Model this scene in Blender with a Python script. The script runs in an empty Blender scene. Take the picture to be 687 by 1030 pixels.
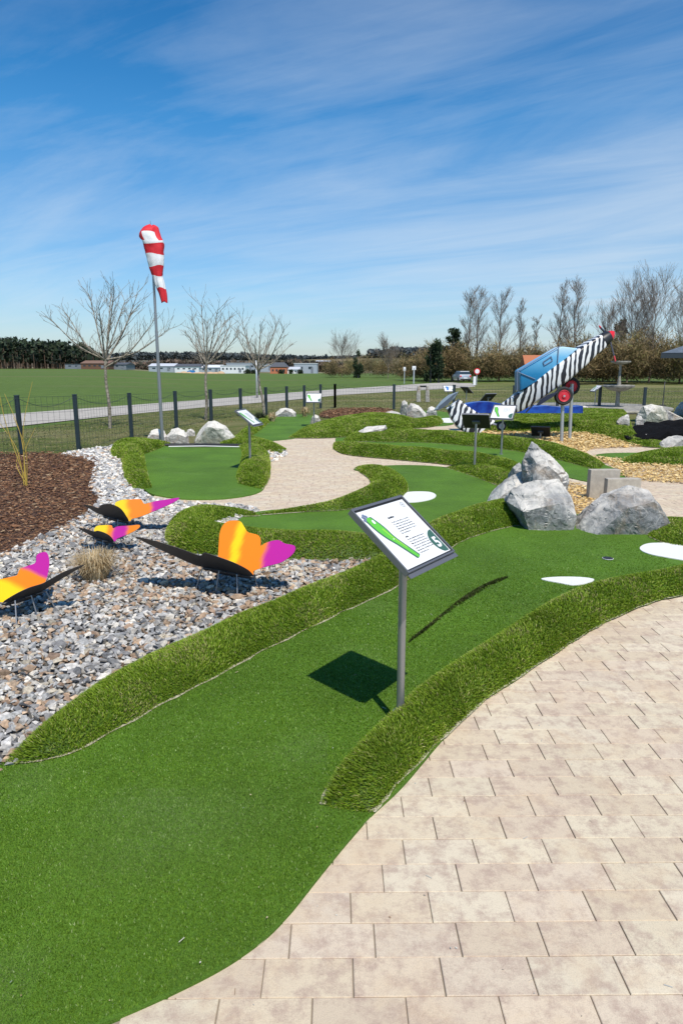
import bpy, bmesh, math, random
import numpy as np
from mathutils import Vector, Matrix, noise
from mathutils.geometry import delaunay_2d_cdt

random.seed(7); RNG = np.random.default_rng(7)
D = bpy.data; SC = bpy.context.scene; COL = SC.collection
PITCH = math.atan(148/687); CH = 2.0; F = 687.0
CP, SP = math.cos(PITCH), math.sin(PITCH)

# ------------------------------------------------------------------ ground relief and surveying helpers
def G(x, y):
    """gentle relief: the site is level, the fields beyond fall away to a shallow valley"""
    if y <= 40: return 0.0
    w = min(1, max(0, (x/y+0.36)/0.16)); w = w*w*(3-2*w)
    return -3.3*min((y-40)/410, 1.3)*(0.12+0.88*w)
def ray(px, py):
    dx = (px-343.5)/F; v = (py-515)/F
    return Vector((dx, CP-v*SP, -SP-v*CP))
def P(px, py, z=0.0):
    """survey: point of the terrain (plus z) seen at this bearing"""
    r = ray(px, py); g = 0.0; q = None
    for _ in range(30):
        k = (z+g-CH)/min(r.z, -1e-4); q = Vector((r.x*k, r.y*k, z+g)); g2 = G(q.x, q.y)
        if abs(g2-g) < 1e-4: break
        g = 0.5*g+0.5*g2
    return q
def S(px, py, Y):
    r = ray(px, py); k = Y/r.y
    return Vector((r.x*k, Y, CH+r.z*k))
def spline(pts, n=6, closed=True):
    out = []; N = len(pts)
    rng_ = range(N if closed else N-1)
    for i in rng_:
        g = (lambda j: Vector(pts[j % N])) if closed else (lambda j: Vector(pts[min(max(j, 0), N-1)]))
        a, b, c, d = g(i-1), g(i), g(i+1), g(i+2)
        for k in range(n):
            t = k/n
            out.append(0.5*((2*b)+(c-a)*t+(2*a-5*b+4*c-d)*t*t+(3*b-a-3*c+d)*t*t*t))
    if not closed: out.append(Vector(pts[-1]))
    return out
def inpoly(X, Y, poly):
    ins = np.zeros(len(X), bool); n = len(poly); j = n-1
    for i in range(n):
        xi, yi = poly[i][0], poly[i][1]; xj, yj = poly[j][0], poly[j][1]
        if yi != yj:
            c = ((yi > Y) != (yj > Y)) & (X < (xj-xi)*(Y-yi)/(yj-yi)+xi)
            ins ^= c
        j = i
    return ins

# ------------------------------------------------------------------ object helpers
def tag(o, label=None, cat=None, group=None, kind=None):
    if label: o['label'] = label
    if cat: o['category'] = cat
    if group: o['group'] = group
    if kind: o['kind'] = kind
    return o
def empty(name, loc=(0, 0, 0), rz=0.0):
    o = D.objects.new(name, None); COL.objects.link(o); o.location = loc; o.rotation_euler = (0, 0, rz)
    o.empty_display_size = .1; return o
def mesh_np(name, V, faces, mats, cols=None, parent=None, mi=None, smooth=False):
    """faces: list of int arrays (n,k)"""
    me = D.meshes.new(name); V = np.asarray(V, np.float32)
    me.vertices.add(len(V)); me.vertices.foreach_set('co', V.ravel())
    loops = np.concatenate([np.asarray(f, np.int32).ravel() for f in faces])
    tot = np.concatenate([np.full(len(f), np.asarray(f).shape[1], np.int32) for f in faces])
    st = np.concatenate([[0], np.cumsum(tot)[:-1]]).astype(np.int32)
    me.loops.add(len(loops)); me.loops.foreach_set('vertex_index', loops)
    me.polygons.add(len(tot)); me.polygons.foreach_set('loop_start', st); me.polygons.foreach_set('loop_total', tot)
    if mi is not None: me.polygons.foreach_set('material_index', np.asarray(mi, np.int32))
    me.polygons.foreach_set('use_smooth', np.full(len(tot), smooth))
    if cols is not None:
        a = me.color_attributes.new('Col', 'FLOAT_COLOR', 'POINT')
        c = np.ones((len(V), 4), np.float32); c[:, :3] = cols; a.data.foreach_set('color', c.ravel())
    for m in (mats if isinstance(mats, (list, tuple)) else [mats]): me.materials.append(m)
    me.update(calc_edges=True); me.validate()
    o = D.objects.new(name, me); COL.objects.link(o)
    if parent: o.parent = parent
    return o
def bm_obj(name, bm, mats, parent=None, smooth=False, sharp=None):
    me = D.meshes.new(name); bmesh.ops.recalc_face_normals(bm, faces=bm.faces[:])
    for f in bm.faces: f.smooth = smooth
    if smooth and sharp:
        for e in bm.edges:
            if len(e.link_faces) == 2 and e.calc_face_angle(0) > sharp: e.smooth = False
    bm.to_mesh(me); bm.free()
    for m in (mats if isinstance(mats, (list, tuple)) else [mats]): me.materials.append(m)
    o = D.objects.new(name, me); COL.objects.link(o)
    if parent: o.parent = parent
    return o
def add_box(bm, c, s, rot=None, bev=0.0, mi=0):
    r = bmesh.ops.create_cube(bm, size=1.0); vs = r['verts']
    M = Matrix.Translation(Vector(c)) @ (rot.to_4x4() if rot else Matrix()) @ Matrix.Diagonal((s[0], s[1], s[2], 1))
    bmesh.ops.transform(bm, matrix=M, verts=vs)
    fs = list({f for v in vs for f in v.link_faces})
    for f in fs: f.material_index = mi
    if bev:
        es = list({e for f in fs for e in f.edges})
        bmesh.ops.bevel(bm, geom=es, offset=bev, segments=2, affect='EDGES', profile=.6)
def add_tube(bm, a, b, r0, r1=None, n=10, mi=0, cap=True):
    a, b = Vector(a), Vector(b); r1 = r0 if r1 is None else r1
    d = b-a; q = d.to_track_quat('Z', 'Y'); A = []; B = []
    for i in range(n):
        t = 2*math.pi*i/n; o = q @ Vector((math.cos(t), math.sin(t), 0))
        A.append(bm.verts.new(a+o*r0)); B.append(bm.verts.new(b+o*r1))
    for i in range(n):
        f = bm.faces.new((A[i], A[(i+1) % n], B[(i+1) % n], B[i])); f.material_index = mi
    if cap:
        f = bm.faces.new(A[::-1]); f.material_index = mi
        f = bm.faces.new(B); f.material_index = mi
def add_lathe(bm, prof, c=(0, 0, 0), n=24, rot=None, mi=0):
    c = Vector(c); rings = []
    for r, z in prof:
        ring = []
        for i in range(n):
            t = 2*math.pi*i/n; v = Vector((r*math.cos(t), r*math.sin(t), z))
            if rot: v = rot @ v
            ring.append(bm.verts.new(c+v))
        rings.append(ring)
    for A, B in zip(rings, rings[1:]):
        for i in range(n):
            f = bm.faces.new((A[i], A[(i+1) % n], B[(i+1) % n], B[i])); f.material_index = mi
    f = bm.faces.new(rings[0][::-1]); f.material_index = mi
    f = bm.faces.new(rings[-1]); f.material_index = mi
def add_slab(bm, poly, off, mi=0):
    """polygon (3-D points) pushed along off"""
    A = [bm.verts.new(Vector(p)) for p in poly]; B = [bm.verts.new(Vector(p)+Vector(off)) for p in poly]; n = len(A)
    for f in ([A[::-1]]+[B]+[[A[i], A[(i+1) % n], B[(i+1) % n], B[i]] for i in range(n)]):
        q = bm.faces.new(f); q.material_index = mi

# ------------------------------------------------------------------ materials
def mat(name, col=(.5, .5, .5), rough=.7, metal=0.0, spec=.5):
    m = D.materials.new(name); m.use_nodes = True; b = m.node_tree.nodes['Principled BSDF']
    b.inputs['Base Color'].default_value = (*col, 1); b.inputs['Roughness'].default_value = rough
    b.inputs['Metallic'].default_value = metal; b.inputs['Specular IOR Level'].default_value = spec
    return m
class NT:
    def __init__(s, m): s.t = m.node_tree; s.b = s.t.nodes['Principled BSDF']
    def n(s, typ, **kw):
        x = s.t.nodes.new('ShaderNode'+typ)
        for k, v in kw.items():
            if k in x.inputs: x.inputs[k].default_value = v
            else: setattr(x, k, v)
        return x
    def l(s, a, b): s.t.links.new(a, b)
    def noise(s, scale, detail=4, rough=.55, vec=None, dist=0.0):
        x = s.n('TexNoise'); x.inputs['Scale'].default_value = scale; x.inputs['Detail'].default_value = detail
        x.inputs['Roughness'].default_value = rough; x.inputs['Distortion'].default_value = dist
        s.l(vec if vec is not None else s.pos(), x.inputs['Vector']); return x.outputs['Fac']
    def pos(s):
        if not hasattr(s, '_p'): s._p = s.t.nodes.new('ShaderNodeNewGeometry')
        return s._p.outputs['Position']
    def obj(s):
        if not hasattr(s, '_o'): s._o = s.t.nodes.new('ShaderNodeTexCoord')
        return s._o.outputs['Object']
    def ramp(s, fac, stops, interp='LINEAR'):
        x = s.t.nodes.new('ShaderNodeValToRGB'); e = x.color_ramp.elements; x.color_ramp.interpolation = interp
        while len(e) < len(stops): e.new(.5)
        for k, (p, c) in enumerate(stops):
            e[k].position = p; e[k].color = (*c, 1) if not isinstance(c, (int, float)) else (c, c, c, 1)
        s.l(fac, x.inputs['Fac']); return x.outputs['Color']
    def mix(s, fac, a, b, mode='MIX'):
        x = s.t.nodes.new('ShaderNodeMix'); x.data_type = 'RGBA'; x.blend_type = mode
        for v, i in ((fac, 0), (a, 6), (b, 7)):
            if isinstance(v, (int, float)): x.inputs[i].default_value = v
            elif isinstance(v, tuple): x.inputs[i].default_value = (*v, 1)
            else: s.l(v, x.inputs[i])
        return x.outputs[2]
    def scale(s, vec, sx, sy, sz, rz=0):
        x = s.t.nodes.new('ShaderNodeMapping'); x.inputs['Scale'].default_value = (sx, sy, sz)
        x.inputs['Rotation'].default_value = (0, 0, rz); s.l(vec, x.inputs['Vector']); return x.outputs['Vector']
    def col(s, c): s.l(c, s.b.inputs['Base Color'])
    def bump(s, h, strength=.3, dist=.01):
        x = s.t.nodes.new('ShaderNodeBump'); x.inputs['Strength'].default_value = strength
        x.inputs['Distance'].default_value = dist; s.l(h, x.inputs['Height'])
        if hasattr(s, '_bn'): s.l(s._bn, x.inputs['Normal'])
        s._bn = x.outputs['Normal']; s.l(x.outputs['Normal'], s.b.inputs['Normal'])
    def attr(s, name='Col'):
        x = s.t.nodes.new('ShaderNodeAttribute'); x.attribute_name = name; return x.outputs['Color']

def m_vcol(name, rough=.8, spec=.3, nscale=None, namt=.3, bump=None, trans=None):
    m = mat(name, rough=rough, spec=spec); n = NT(m); c = n.attr()
    if nscale:
        f = n.ramp(n.noise(nscale, 5), [(.3, 1-namt), (.7, 1+namt)]); c = n.mix(1.0, c, f, 'MULTIPLY')
        if bump: n.bump(n.noise(nscale*1.3, 6, .65), .6, bump)
    n.col(c)
    if trans:
        t = n.n('BsdfTranslucent'); n.l(c, t.inputs['Color']); a = n.n('MixShader'); a.inputs[0].default_value = trans
        out = n.t.nodes['Material Output']; n.l(n.b.outputs[0], a.inputs[1]); n.l(t.outputs[0], a.inputs[2]); n.l(a.outputs[0], out.inputs['Surface'])
    return m
def m_turf(name, base, light, dark):
    m = mat(name, rough=.75, spec=.25); n = NT(m)
    f = n.noise(330, 2, .7); c = n.ramp(f, [(.25, dark), (.5, base), (.72, light)])
    g = n.ramp(n.noise(1.1, 5, .6), [(.35, .82), (.66, 1.16)]); c = n.mix(1.0, c, g, 'MULTIPLY')
    w = n.ramp(n.noise(60, 3, .7), [(.3, .82), (.7, 1.18)]); c = n.mix(1.0, c, w, 'MULTIPLY')
    dust = n.ramp(n.noise(.9, 6, .7, dist=.6), [(.60, 0.0), (.78, .30)]); c = n.mix(dust, c, (.22, .30, .13))
    vo = n.n('TexVoronoi', Scale=75.0); n.l(n.pos(), vo.inputs['Vector'])
    sp = n.ramp(vo.outputs['Distance'], [(.035, 1.0), (.06, 0.0)])
    sp2 = n.ramp(n.noise(3.1, 3), [(.52, 0.0), (.66, 1.0)]); c = n.mix(n.mix(1.0, sp, sp2, 'MULTIPLY'), c, (.42, .47, .33))
    n.col(c); n.bump(f, .9, .004); return m

M = {}
M['turf'] = m_turf('putting_turf', (.080, .172, .012), (.165, .290, .038), (.028, .072, .004))
M['pile'] = m_vcol('long_pile_turf', .55, .35, trans=.25)
M['under'] = mat('turf_backing', (.022, .055, .008), .95)
M['sand'] = (lambda m: m)(mat('joint_sand', (.46, .40, .29), .95))
n = NT(M['sand']); n.col(n.ramp(n.noise(90, 4), [(.3, (.25, .24, .14)), (.65, (.58, .52, .40))]))
M['stone'] = m_vcol('gravel_stone', .85, .3, 55, .35, .003)
M['gbase'] = mat('gravel_bed', (.10, .095, .085), .95)
M['chip'] = m_vcol('wood_chip', .85, .2, 70, .25, .002)
M['white'] = mat('white_turf', (.80, .80, .76), .85); n = NT(M['white'])
n.col(n.ramp(n.noise(160, 3, .7), [(.3, (.62, .62, .56)), (.65, (.86, .86, .83))])); n.bump(n.noise(260, 2), .7, .003)
M['paver'] = mat('concrete_paver', rough=.85, spec=.3); n = NT(M['paver'])
c = n.attr()
st = n.noise(11, 10, .74); c = n.mix(n.ramp(st, [(.46, 0.0), (.61, .68)]), c, (.40, .285, .225))
st2 = n.noise(3.2, 7, .7, dist=.4); st3 = n.noise(34, 8, .75); c = n.mix(n.ramp(st3, [(.54, 0.0), (.68, .35)]), c, (.33, .24, .18))
c = n.mix(n.ramp(st2, [(.50, 0.0), (.70, .45)]), c, (.62, .46, .29))
sp = n.noise(240, 3, .75); c = n.mix(1.0, c, n.ramp(sp, [(.28, .78), (.5, 1.0), (.75, 1.10)]), 'MULTIPLY')
n.col(c); n.bump(sp, .5, .0025); n.bump(n.noise(40, 5, .6), .35, .004)
M['joint'] = mat('joint_bed', (.27, .22, .165), .95)
M['rock'] = mat('quarry_rock', rough=.85, spec=.35)
def rockmat(name, a, b, c3, rust):
    m = mat(name, rough=.82, spec=.35); n = NT(m)
    f = n.noise(2.3, 8, .62, vec=n.pos(), dist=.8); c = n.ramp(f, [(.32, a), (.52, b), (.68, c3)])
    g = n.noise(16, 7, .7); c = n.mix(1.0, c, n.ramp(g, [(.3, .55), (.5, .98), (.72, 1.3)]), 'MULTIPLY')
    r = n.ramp(n.noise(1.7, 6, .7, dist=1.0), [(.50, 0.0), (.64, .65)]); c = n.mix(r, c, rust)
    vn = n.n('TexWave', Scale=1.3, Distortion=9.0, Detail=4.0); vn.inputs['Detail Scale'].default_value = 2.0; n.l(n.pos(), vn.inputs['Vector'])
    c = n.mix(n.ramp(vn.outputs['Fac'], [(.975, 0.0), (1.0, .35)]), c, (.62, .60, .55))
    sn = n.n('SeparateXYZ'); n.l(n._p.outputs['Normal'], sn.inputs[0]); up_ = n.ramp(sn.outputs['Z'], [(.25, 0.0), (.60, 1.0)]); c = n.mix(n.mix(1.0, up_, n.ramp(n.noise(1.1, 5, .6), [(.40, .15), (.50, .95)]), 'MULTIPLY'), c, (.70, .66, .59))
    vc = n.n('TexVoronoi', Scale=2.6, feature='DISTANCE_TO_EDGE'); dv = n.n('VectorMath', operation='ADD'); nn3 = n.n('TexNoise', Scale=2.0, Detail=6.0); n.l(n.pos(), nn3.inputs['Vector']); n.l(n.pos(), dv.inputs[0]); n.l(nn3.outputs['Color'], dv.inputs[1]); n.l(dv.outputs[0], vc.inputs['Vector']); cr_ = n.ramp(vc.outputs['Distance'], [(.0, .28), (.035, 1.0)]); c = n.mix(.38, c, cr_, 'MULTIPLY')
    n.col(c); n.bump(cr_, .4, .012); n.bump(g, .9, .03); n.bump(n.noise(70, 5, .7), .6, .006); return m
M['rock'] = rockmat('grey_rock', (.13, .135, .14), (.26, .265, .265), (.48, .46, .425), (.36, .27, .19))
M['rock_w'] = rockmat('pale_rock', (.27, .26, .245), (.44, .42, .385), (.62, .60, .56), (.42, .28, .19))
M['rock_g'] = rockmat('greenish_rock', (.20, .215, .175), (.31, .33, .27), (.48, .47, .41), (.36, .32, .22))
M['steel'] = mat('brushed_steel', (.36, .36, .37), .42, .75)
M['galv'] = mat('galvanised_steel', (.50, .52, .54), .45, .6)
M['frame'] = mat('board_frame', (.20, .20, .215), .4, .5)
M['backp'] = mat('board_back', (.022, .023, .025), .6)
M['panel'] = mat('board_face', (.80, .80, .79), .35); M['ink'] = mat('print_black', (.05, .05, .055), .6)
M['g1'] = mat('print_green', (.12, .50, .05), .5); M['g2'] = mat('print_dark_green', (.045, .12, .09), .5); M['g3'] = mat('print_light_green', (.30, .62, .06), .5)
M['g4'] = mat('print_slate', (.16, .20, .30), .5); M['blu'] = mat('print_blue', (.03, .20, .60), .5)
M['fence'] = mat('anthracite_post', (.018, .032, .040), .5); M['wire'] = mat('anthracite_wire', (.03, .04, .045), .5)
M['bark'] = mat('young_bark', (.33, .29, .235), .9); n = NT(M['bark']); n.col(n.ramp(n.noise(14, 4), [(.35, (.12, .10, .075)), (.6, (.34, .30, .24))]))
M['bark_d'] = mat('dark_bark', (.20, .165, .135), .9); n = NT(M['bark_d']); n.col(n.ramp(n.noise(2, 4), [(.35, (.13, .10, .08)), (.65, (.27, .22, .175))]))
M['leafv'] = m_vcol('foliage', .8, .2)
M['red'] = mat('red_cloth', (.66, .018, .030), .7); M['wht'] = mat('white_cloth', (.80, .80, .82), .7)
for k in ('red', 'wht'):
    n = NT(M[k]); n.bump(n.noise(9, 4, .6, vec=n.scale(n.obj(), 1, 1, .35)), .6, .02)
M['black'] = mat('black_paint', (.020, .020, .023), .45)
M['dkwing'] = mat('wing_underside', (.028, .027, .028), .62)
M['wing'] = m_vcol('painted_wing', .38, .5)
M['rubber'] = mat('tyre_rubber', (.022, .022, .023), .8); M['hub'] = mat('red_hub', (.58, .03, .05), .45); M['hubw'] = mat('grey_hub', (.5, .5, .5), .5)
M['conc'] = mat('concrete', (.43, .385, .315), .9); n = NT(M['conc']); n.col(n.ramp(n.noise(12, 7, .7), [(.3, (.34, .30, .25)), (.7, (.50, .455, .38))])); n.bump(n.noise(90, 4), .4, .004)
M['concd'] = mat('weathered_concrete', (.30, .28, .24), .9); n = NT(M['concd']); n.col(n.ramp(n.noise(5, 7, .7), [(.35, (.16, .15, .125)), (.65, (.40, .38, .33))]))
M['mat'] = mat('pond_liner', (.009, .009, .010), 1.0, spec=.05); n = NT(M['mat']); n.bump(n.noise(6, 6, .7), 1, .05)
M['bluep'] = mat('blue_basin_paint', (.008, .035, .30), .3); n = NT(M['bluep']); n.col(n.ramp(n.noise(2.5, 4), [(.35, (.005, .018, .20)), (.65, (.015, .10, .50))]))
M['edge'] = mat('pool_rim', (.78, .77, .74), .5)
M['gold'] = mat('straw', (.55, .43, .24), .85)
M['osier'] = mat('osier_bark', (.42, .30, .05), .7)

# zebra paint: procedural ragged stripes across the fuselage
def zebra(name, rz, sc=5.6):
    m = mat(name, rough=.38); n = NT(m); v = n.obj()
    w = n.n('TexWave', Scale=sc, Distortion=8.0, Detail=3.5); w.inputs['Detail Scale'].default_value = 1.1
    x = n.t.nodes.new('ShaderNodeMapping'); x.inputs['Rotation'].default_value = (0, rz, 0); x.inputs['Scale'].default_value = (1, .6, .42)
    n.l(v, x.inputs['Vector']); n.l(x.outputs[0], w.inputs['Vector'])
    c = n.ramp(w.outputs['Fac'], [(.45, (.022, .022, .028)), (.50, (.80, .80, .80))]); n.col(c); return m
M['zebra'] = zebra('zebra_paint', math.radians(-6), 2.35); M['zebra_t'] = zebra('zebra_paint_tail', math.radians(-38), 2.2)
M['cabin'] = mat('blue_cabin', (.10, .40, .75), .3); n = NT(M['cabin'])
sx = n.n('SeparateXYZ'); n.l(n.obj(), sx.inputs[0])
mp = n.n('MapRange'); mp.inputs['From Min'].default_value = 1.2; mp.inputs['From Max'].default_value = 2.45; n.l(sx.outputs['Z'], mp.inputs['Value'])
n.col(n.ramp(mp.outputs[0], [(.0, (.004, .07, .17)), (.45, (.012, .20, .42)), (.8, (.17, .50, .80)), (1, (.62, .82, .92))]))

# ------------------------------------------------------------------ camera, sun, sky
cam = D.cameras.new('Camera'); co = D.objects.new('Camera', cam); COL.objects.link(co); SC.camera = co
cam.sensor_fit = 'VERTICAL'; cam.sensor_height = 36; cam.lens = 36*687/1030; cam.clip_start = .05; cam.clip_end = 20000
co.location = (0, 0, CH); co.rotation_euler = (math.pi/2-PITCH, 0, 0)
EL = math.radians(58); hx, hy = -.335, .942
L = D.lights.new('Sun', 'SUN'); L.energy = 4.7; L.angle = math.radians(.5); L.color = (1, .94, .85)
lo = D.objects.new('Sun', L); COL.objects.link(lo)
lo.rotation_euler = Vector((hx*math.cos(EL), hy*math.cos(EL), -math.sin(EL))).to_track_quat('-Z', 'Y').to_euler()
W = D.worlds.new('World'); SC.world = W; W.use_nodes = True; t = W.node_tree; bg = t.nodes['Background']
class WN(NT):
    def __init__(s, t): s.t = t
    def pos(s): return s.v
    def streak(s, v, a, sx, sy): return s.scale(s.scale(v, 1, 1, 1, a), sx, sy, 1)
w = WN(t); tc = w.n('TexCoord'); w.v = tc.outputs['Generated']
sky = t.nodes.new('ShaderNodeTexSky'); sky.sky_type = 'NISHITA'; sky.sun_disc = False
sky.sun_elevation = EL; sky.sun_rotation = math.atan2(-hx, -hy); sky.air_density = 1.0; sky.dust_density = .6; sky.ozone_density = 2.2; sky.altitude = 400
sp = w.n('SeparateXYZ'); w.l(w.v, sp.inputs[0])
# clouds live on a high flat layer: direction / height
zz = w.n('Math', operation='MAXIMUM'); w.l(sp.outputs['Z'], zz.inputs[0]); zz.inputs[1].default_value = .0
za = w.n('Math', operation='ADD'); w.l(zz.outputs[0], za.inputs[0]); za.inputs[1].default_value = .10
cx = w.n('Math', operation='DIVIDE'); w.l(sp.outputs['X'], cx.inputs[0]); w.l(za.outputs[0], cx.inputs[1])
cy = w.n('Math', operation='DIVIDE'); w.l(sp.outputs['Y'], cy.inputs[0]); w.l(za.outputs[0], cy.inputs[1])
cb = w.n('CombineXYZ'); w.l(cx.outputs[0], cb.inputs[0]); w.l(cy.outputs[0], cb.inputs[1])
n1 = w.noise(.75, 8, .60, vec=w.streak(cb.outputs[0], math.radians(34), .55, 1.7), dist=.9)
n2 = w.noise(2.6, 7, .66, vec=w.streak(cb.outputs[0], math.radians(30), .30, 1.3), dist=.8)
n3 = w.noise(.38, 3, .5, vec=cb.outputs[0])
cf = w.mix(.34, n1, n2); cf = w.mix(.40, cf, n3)
cl = w.ramp(cf, [(.44, 0.0), (.56, .34), (.72, .85)])
# deeper, more saturated blue overhead; paler near the horizon
hz = w.ramp(sp.outputs['Z'], [(0.0, (.88, .96, 1.10)), (.10, (.76, 1.05, 1.25)), (.30, (.33, 1.02, 1.40)), (.60, (.05, .66, 1.16))])
base = w.mix(1.0, sky.outputs[0], hz, 'MULTIPLY')
fade = w.ramp(sp.outputs['Z'], [(0.0, .25), (.10, .75), (.5, .50), (.8, .25)])
cfac = w.mix(1.0, cl, fade, 'MULTIPLY')
hzx = w.ramp(sp.outputs['X'], [(0.0, .15), (.40, .95)]); hzz = w.ramp(sp.outputs['Z'], [(0.02, .55), (.16, .62), (.34, 0.0)]); hzn = w.ramp(n1, [(.3, .45), (.7, 1.0)])
base = w.mix(w.mix(1.0, w.mix(1.0, hzx, hzz, 'MULTIPLY'), hzn, 'MULTIPLY'), base, (6.6, 7.5, 8.3))
skyc = w.mix(cfac, base, (6.9, 7.8, 8.7)); w.l(skyc, bg.inputs['Color']); bg.inputs['Strength'].default_value = .105
SC.view_settings.view_transform = 'Standard'; SC.view_settings.look = 'None'; SC.view_settings.exposure = 0

# ------------------------------------------------------------------ sheets
def wpoly(px, z=0.0, n=5, smooth=True):
    q = spline([(a, b, 0) for a, b in px], n) if smooth else [Vector((a, b, 0)) for a, b in px]
    return [P(v.x, v.y, z) for v in q]
def sheet(name, px, z, m, res=.5, smooth=True, n=5, H=None, parent=None, poly=None, thick=0.0):
    poly = poly or wpoly(px, z, n, smooth); v2 = [Vector((p.x, p.y)) for p in poly]; N = len(v2)
    xs = np.array([p.x for p in v2]); ys = np.array([p.y for p in v2])
    X, Y = np.meshgrid(np.arange(xs.min(), xs.max(), res), np.arange(ys.min(), ys.max(), res)); X = X.ravel(); Y = Y.ravel()
    X = X+RNG.uniform(-.15, .15, len(X))*res; Y = Y+RNG.uniform(-.15, .15, len(Y))*res
    k = inpoly(X, Y, v2); pts = v2+[Vector((a, b)) for a, b in zip(X[k], Y[k])]
    vo, _, fo, *_ = delaunay_2d_cdt(pts, [(i, (i+1) % N) for i in range(N)], [], 1, 1e-5)
    V = []
    for p in vo:
        h = G(p.x, p.y)+z
        if H: h += H(p.x, p.y)
        V.append((p.x, p.y, h))
    bm = bmesh.new(); bv = [bm.verts.new(v) for v in V]
    for f in fo:
        try: bm.faces.new([bv[i] for i in f])
        except ValueError: pass
    bmesh.ops.recalc_face_normals(bm, faces=bm.faces[:])
    if sum(f.normal.z for f in bm.faces) < 0: bmesh.ops.reverse_faces(bm, faces=bm.faces[:])
    if thick:
        be = [e for e in bm.edges if len(e.link_faces) == 1]
        r = bmesh.ops.extrude_edge_only(bm, edges=be)
        for v in [g for g in r['geom'] if isinstance(g, bmesh.types.BMVert)]: v.co.z -= thick
    me = D.meshes.new(name)
    for f in bm.faces: f.smooth = not thick
    bm.to_mesh(me); bm.free()
    for mm in (m if isinstance(m, list) else [m]): me.materials.append(mm)
    o = D.objects.new(name, me); COL.objects.link(o)
    if parent: o.parent = parent
    return o

# terrain to the horizon
def terrain():
    ys = [-30, -10, 0, 10, 20, 30, 40]+list(np.linspace(50, 460, 34))+[520, 700, 1000, 1500, 2500, 4000]
    V = []; Fq = []; us = np.linspace(-1.6, 1.6, 61)
    for y in ys:
        for u in us:
            s = max(abs(y), 25) if y < 460 else y
            x = u*s*(1.2); V.append((x, y, (G(x, y) if y > 0 else 0)-.045))
    nx = len(us)
    for j in range(len(ys)-1):
        for i in range(nx-1): Fq.append((j*nx+i, j*nx+i+1, (j+1)*nx+i+1, (j+1)*nx+i))
    m = mat('field_grass', rough=.9, spec=.15); n = NT(m)
    f = n.noise(.9, 6, .7); c = n.ramp(f, [(.3, (.070, .110, .022)), (.55, (.110, .170, .034)), (.75, (.170, .215, .058))])
    b = n.noise(.035, 5, .6, vec=n.scale(n.pos(), .22, 1.5, 1, .03)); c = n.mix(n.ramp(b, [(.55, 0.0), (.62, .60)]), c, (.20, .17, .085))
    c = n.mix(n.ramp(n.noise(.012, 3, .5, vec=n.scale(n.pos(), .5, 2.2, 1)), [(.35, 0.0), (.6, .45)]), c, (.075, .125, .028))
    far = n.n('SeparateXYZ'); n.l(n.pos(), far.inputs[0])
    mr = n.n('MapRange'); mr.inputs['From Min'].default_value = 430; mr.inputs['From Max'].default_value = 520; n.l(far.outputs['Y'], mr.inputs['Value'])
    c = n.mix(mr.outputs[0], c, (.20, .18, .10)); n.col(c); n.bump(n.noise(14, 4, .7), .8, .05)
    return tag(mesh_np('ground', V, [np.array(Fq)], m, smooth=True), kind='structure')
terrain()
# dry rough grass verge between site, road and thicket
mv = mat('rough_grass', rough=.95, spec=.1); n = NT(mv)
c = n.ramp(n.noise(1.6, 7, .72), [(.28, (.065, .095, .020)), (.48, (.12, .15, .04)), (.62, (.20, .19, .075)), (.76, (.29, .25, .13))])
c = n.mix(n.ramp(n.noise(.12, 4, .6, vec=n.scale(n.pos(), .6, 1.6, 1)), [(.45, 0.0), (.65, .7)]), c, (.28, .24, .125))
c = n.mix(1.0, c, n.ramp(n.noise(45, 4, .8), [(.3, .55), (.7, 1.45)]), 'MULTIPLY'); n.col(c); n.bump(n.noise(30, 4, .8), 1, .05)
VERGE = [(-420, 640), (-420, 470), (-160, 447), (0, 435), (120, 418), (212, 408), (300, 402), (345, 397.2), (400, 394.5), (440, 387.5), (470, 385.2), (560, 384.2), (640, 384.2), (760, 384.5), (1050, 385), (1300, 430), (1500, 640), (687, 640), (300, 600)]
tag(sheet('verge', VERGE, -.03, mv, res=3.5, smooth=False), kind='structure')
mr_ = mat('road_gravel', rough=.95); n = NT(mr_); n.col(n.ramp(n.noise(3, 7, .7), [(.3, (.33, .30, .26)), (.7, (.50, .46, .40))])); n.bump(n.noise(60, 3), .5, .01)
ROAD = [(-420, 468), (-160, 444), (0, 430.5), (110, 418.5), (212, 409), (290, 402.5), (345, 397), (400, 393.8), (450, 391), (478, 388.8), (474, 385.5), (455, 384.5), (430, 385.6), (400, 387.6), (345, 391), (290, 395), (212, 401.5), (110, 409), (0, 417), (-160, 427), (-420, 442)]
tag(sheet('road', ROAD, -.018, mr_, res=4, smooth=False), kind='structure')

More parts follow.
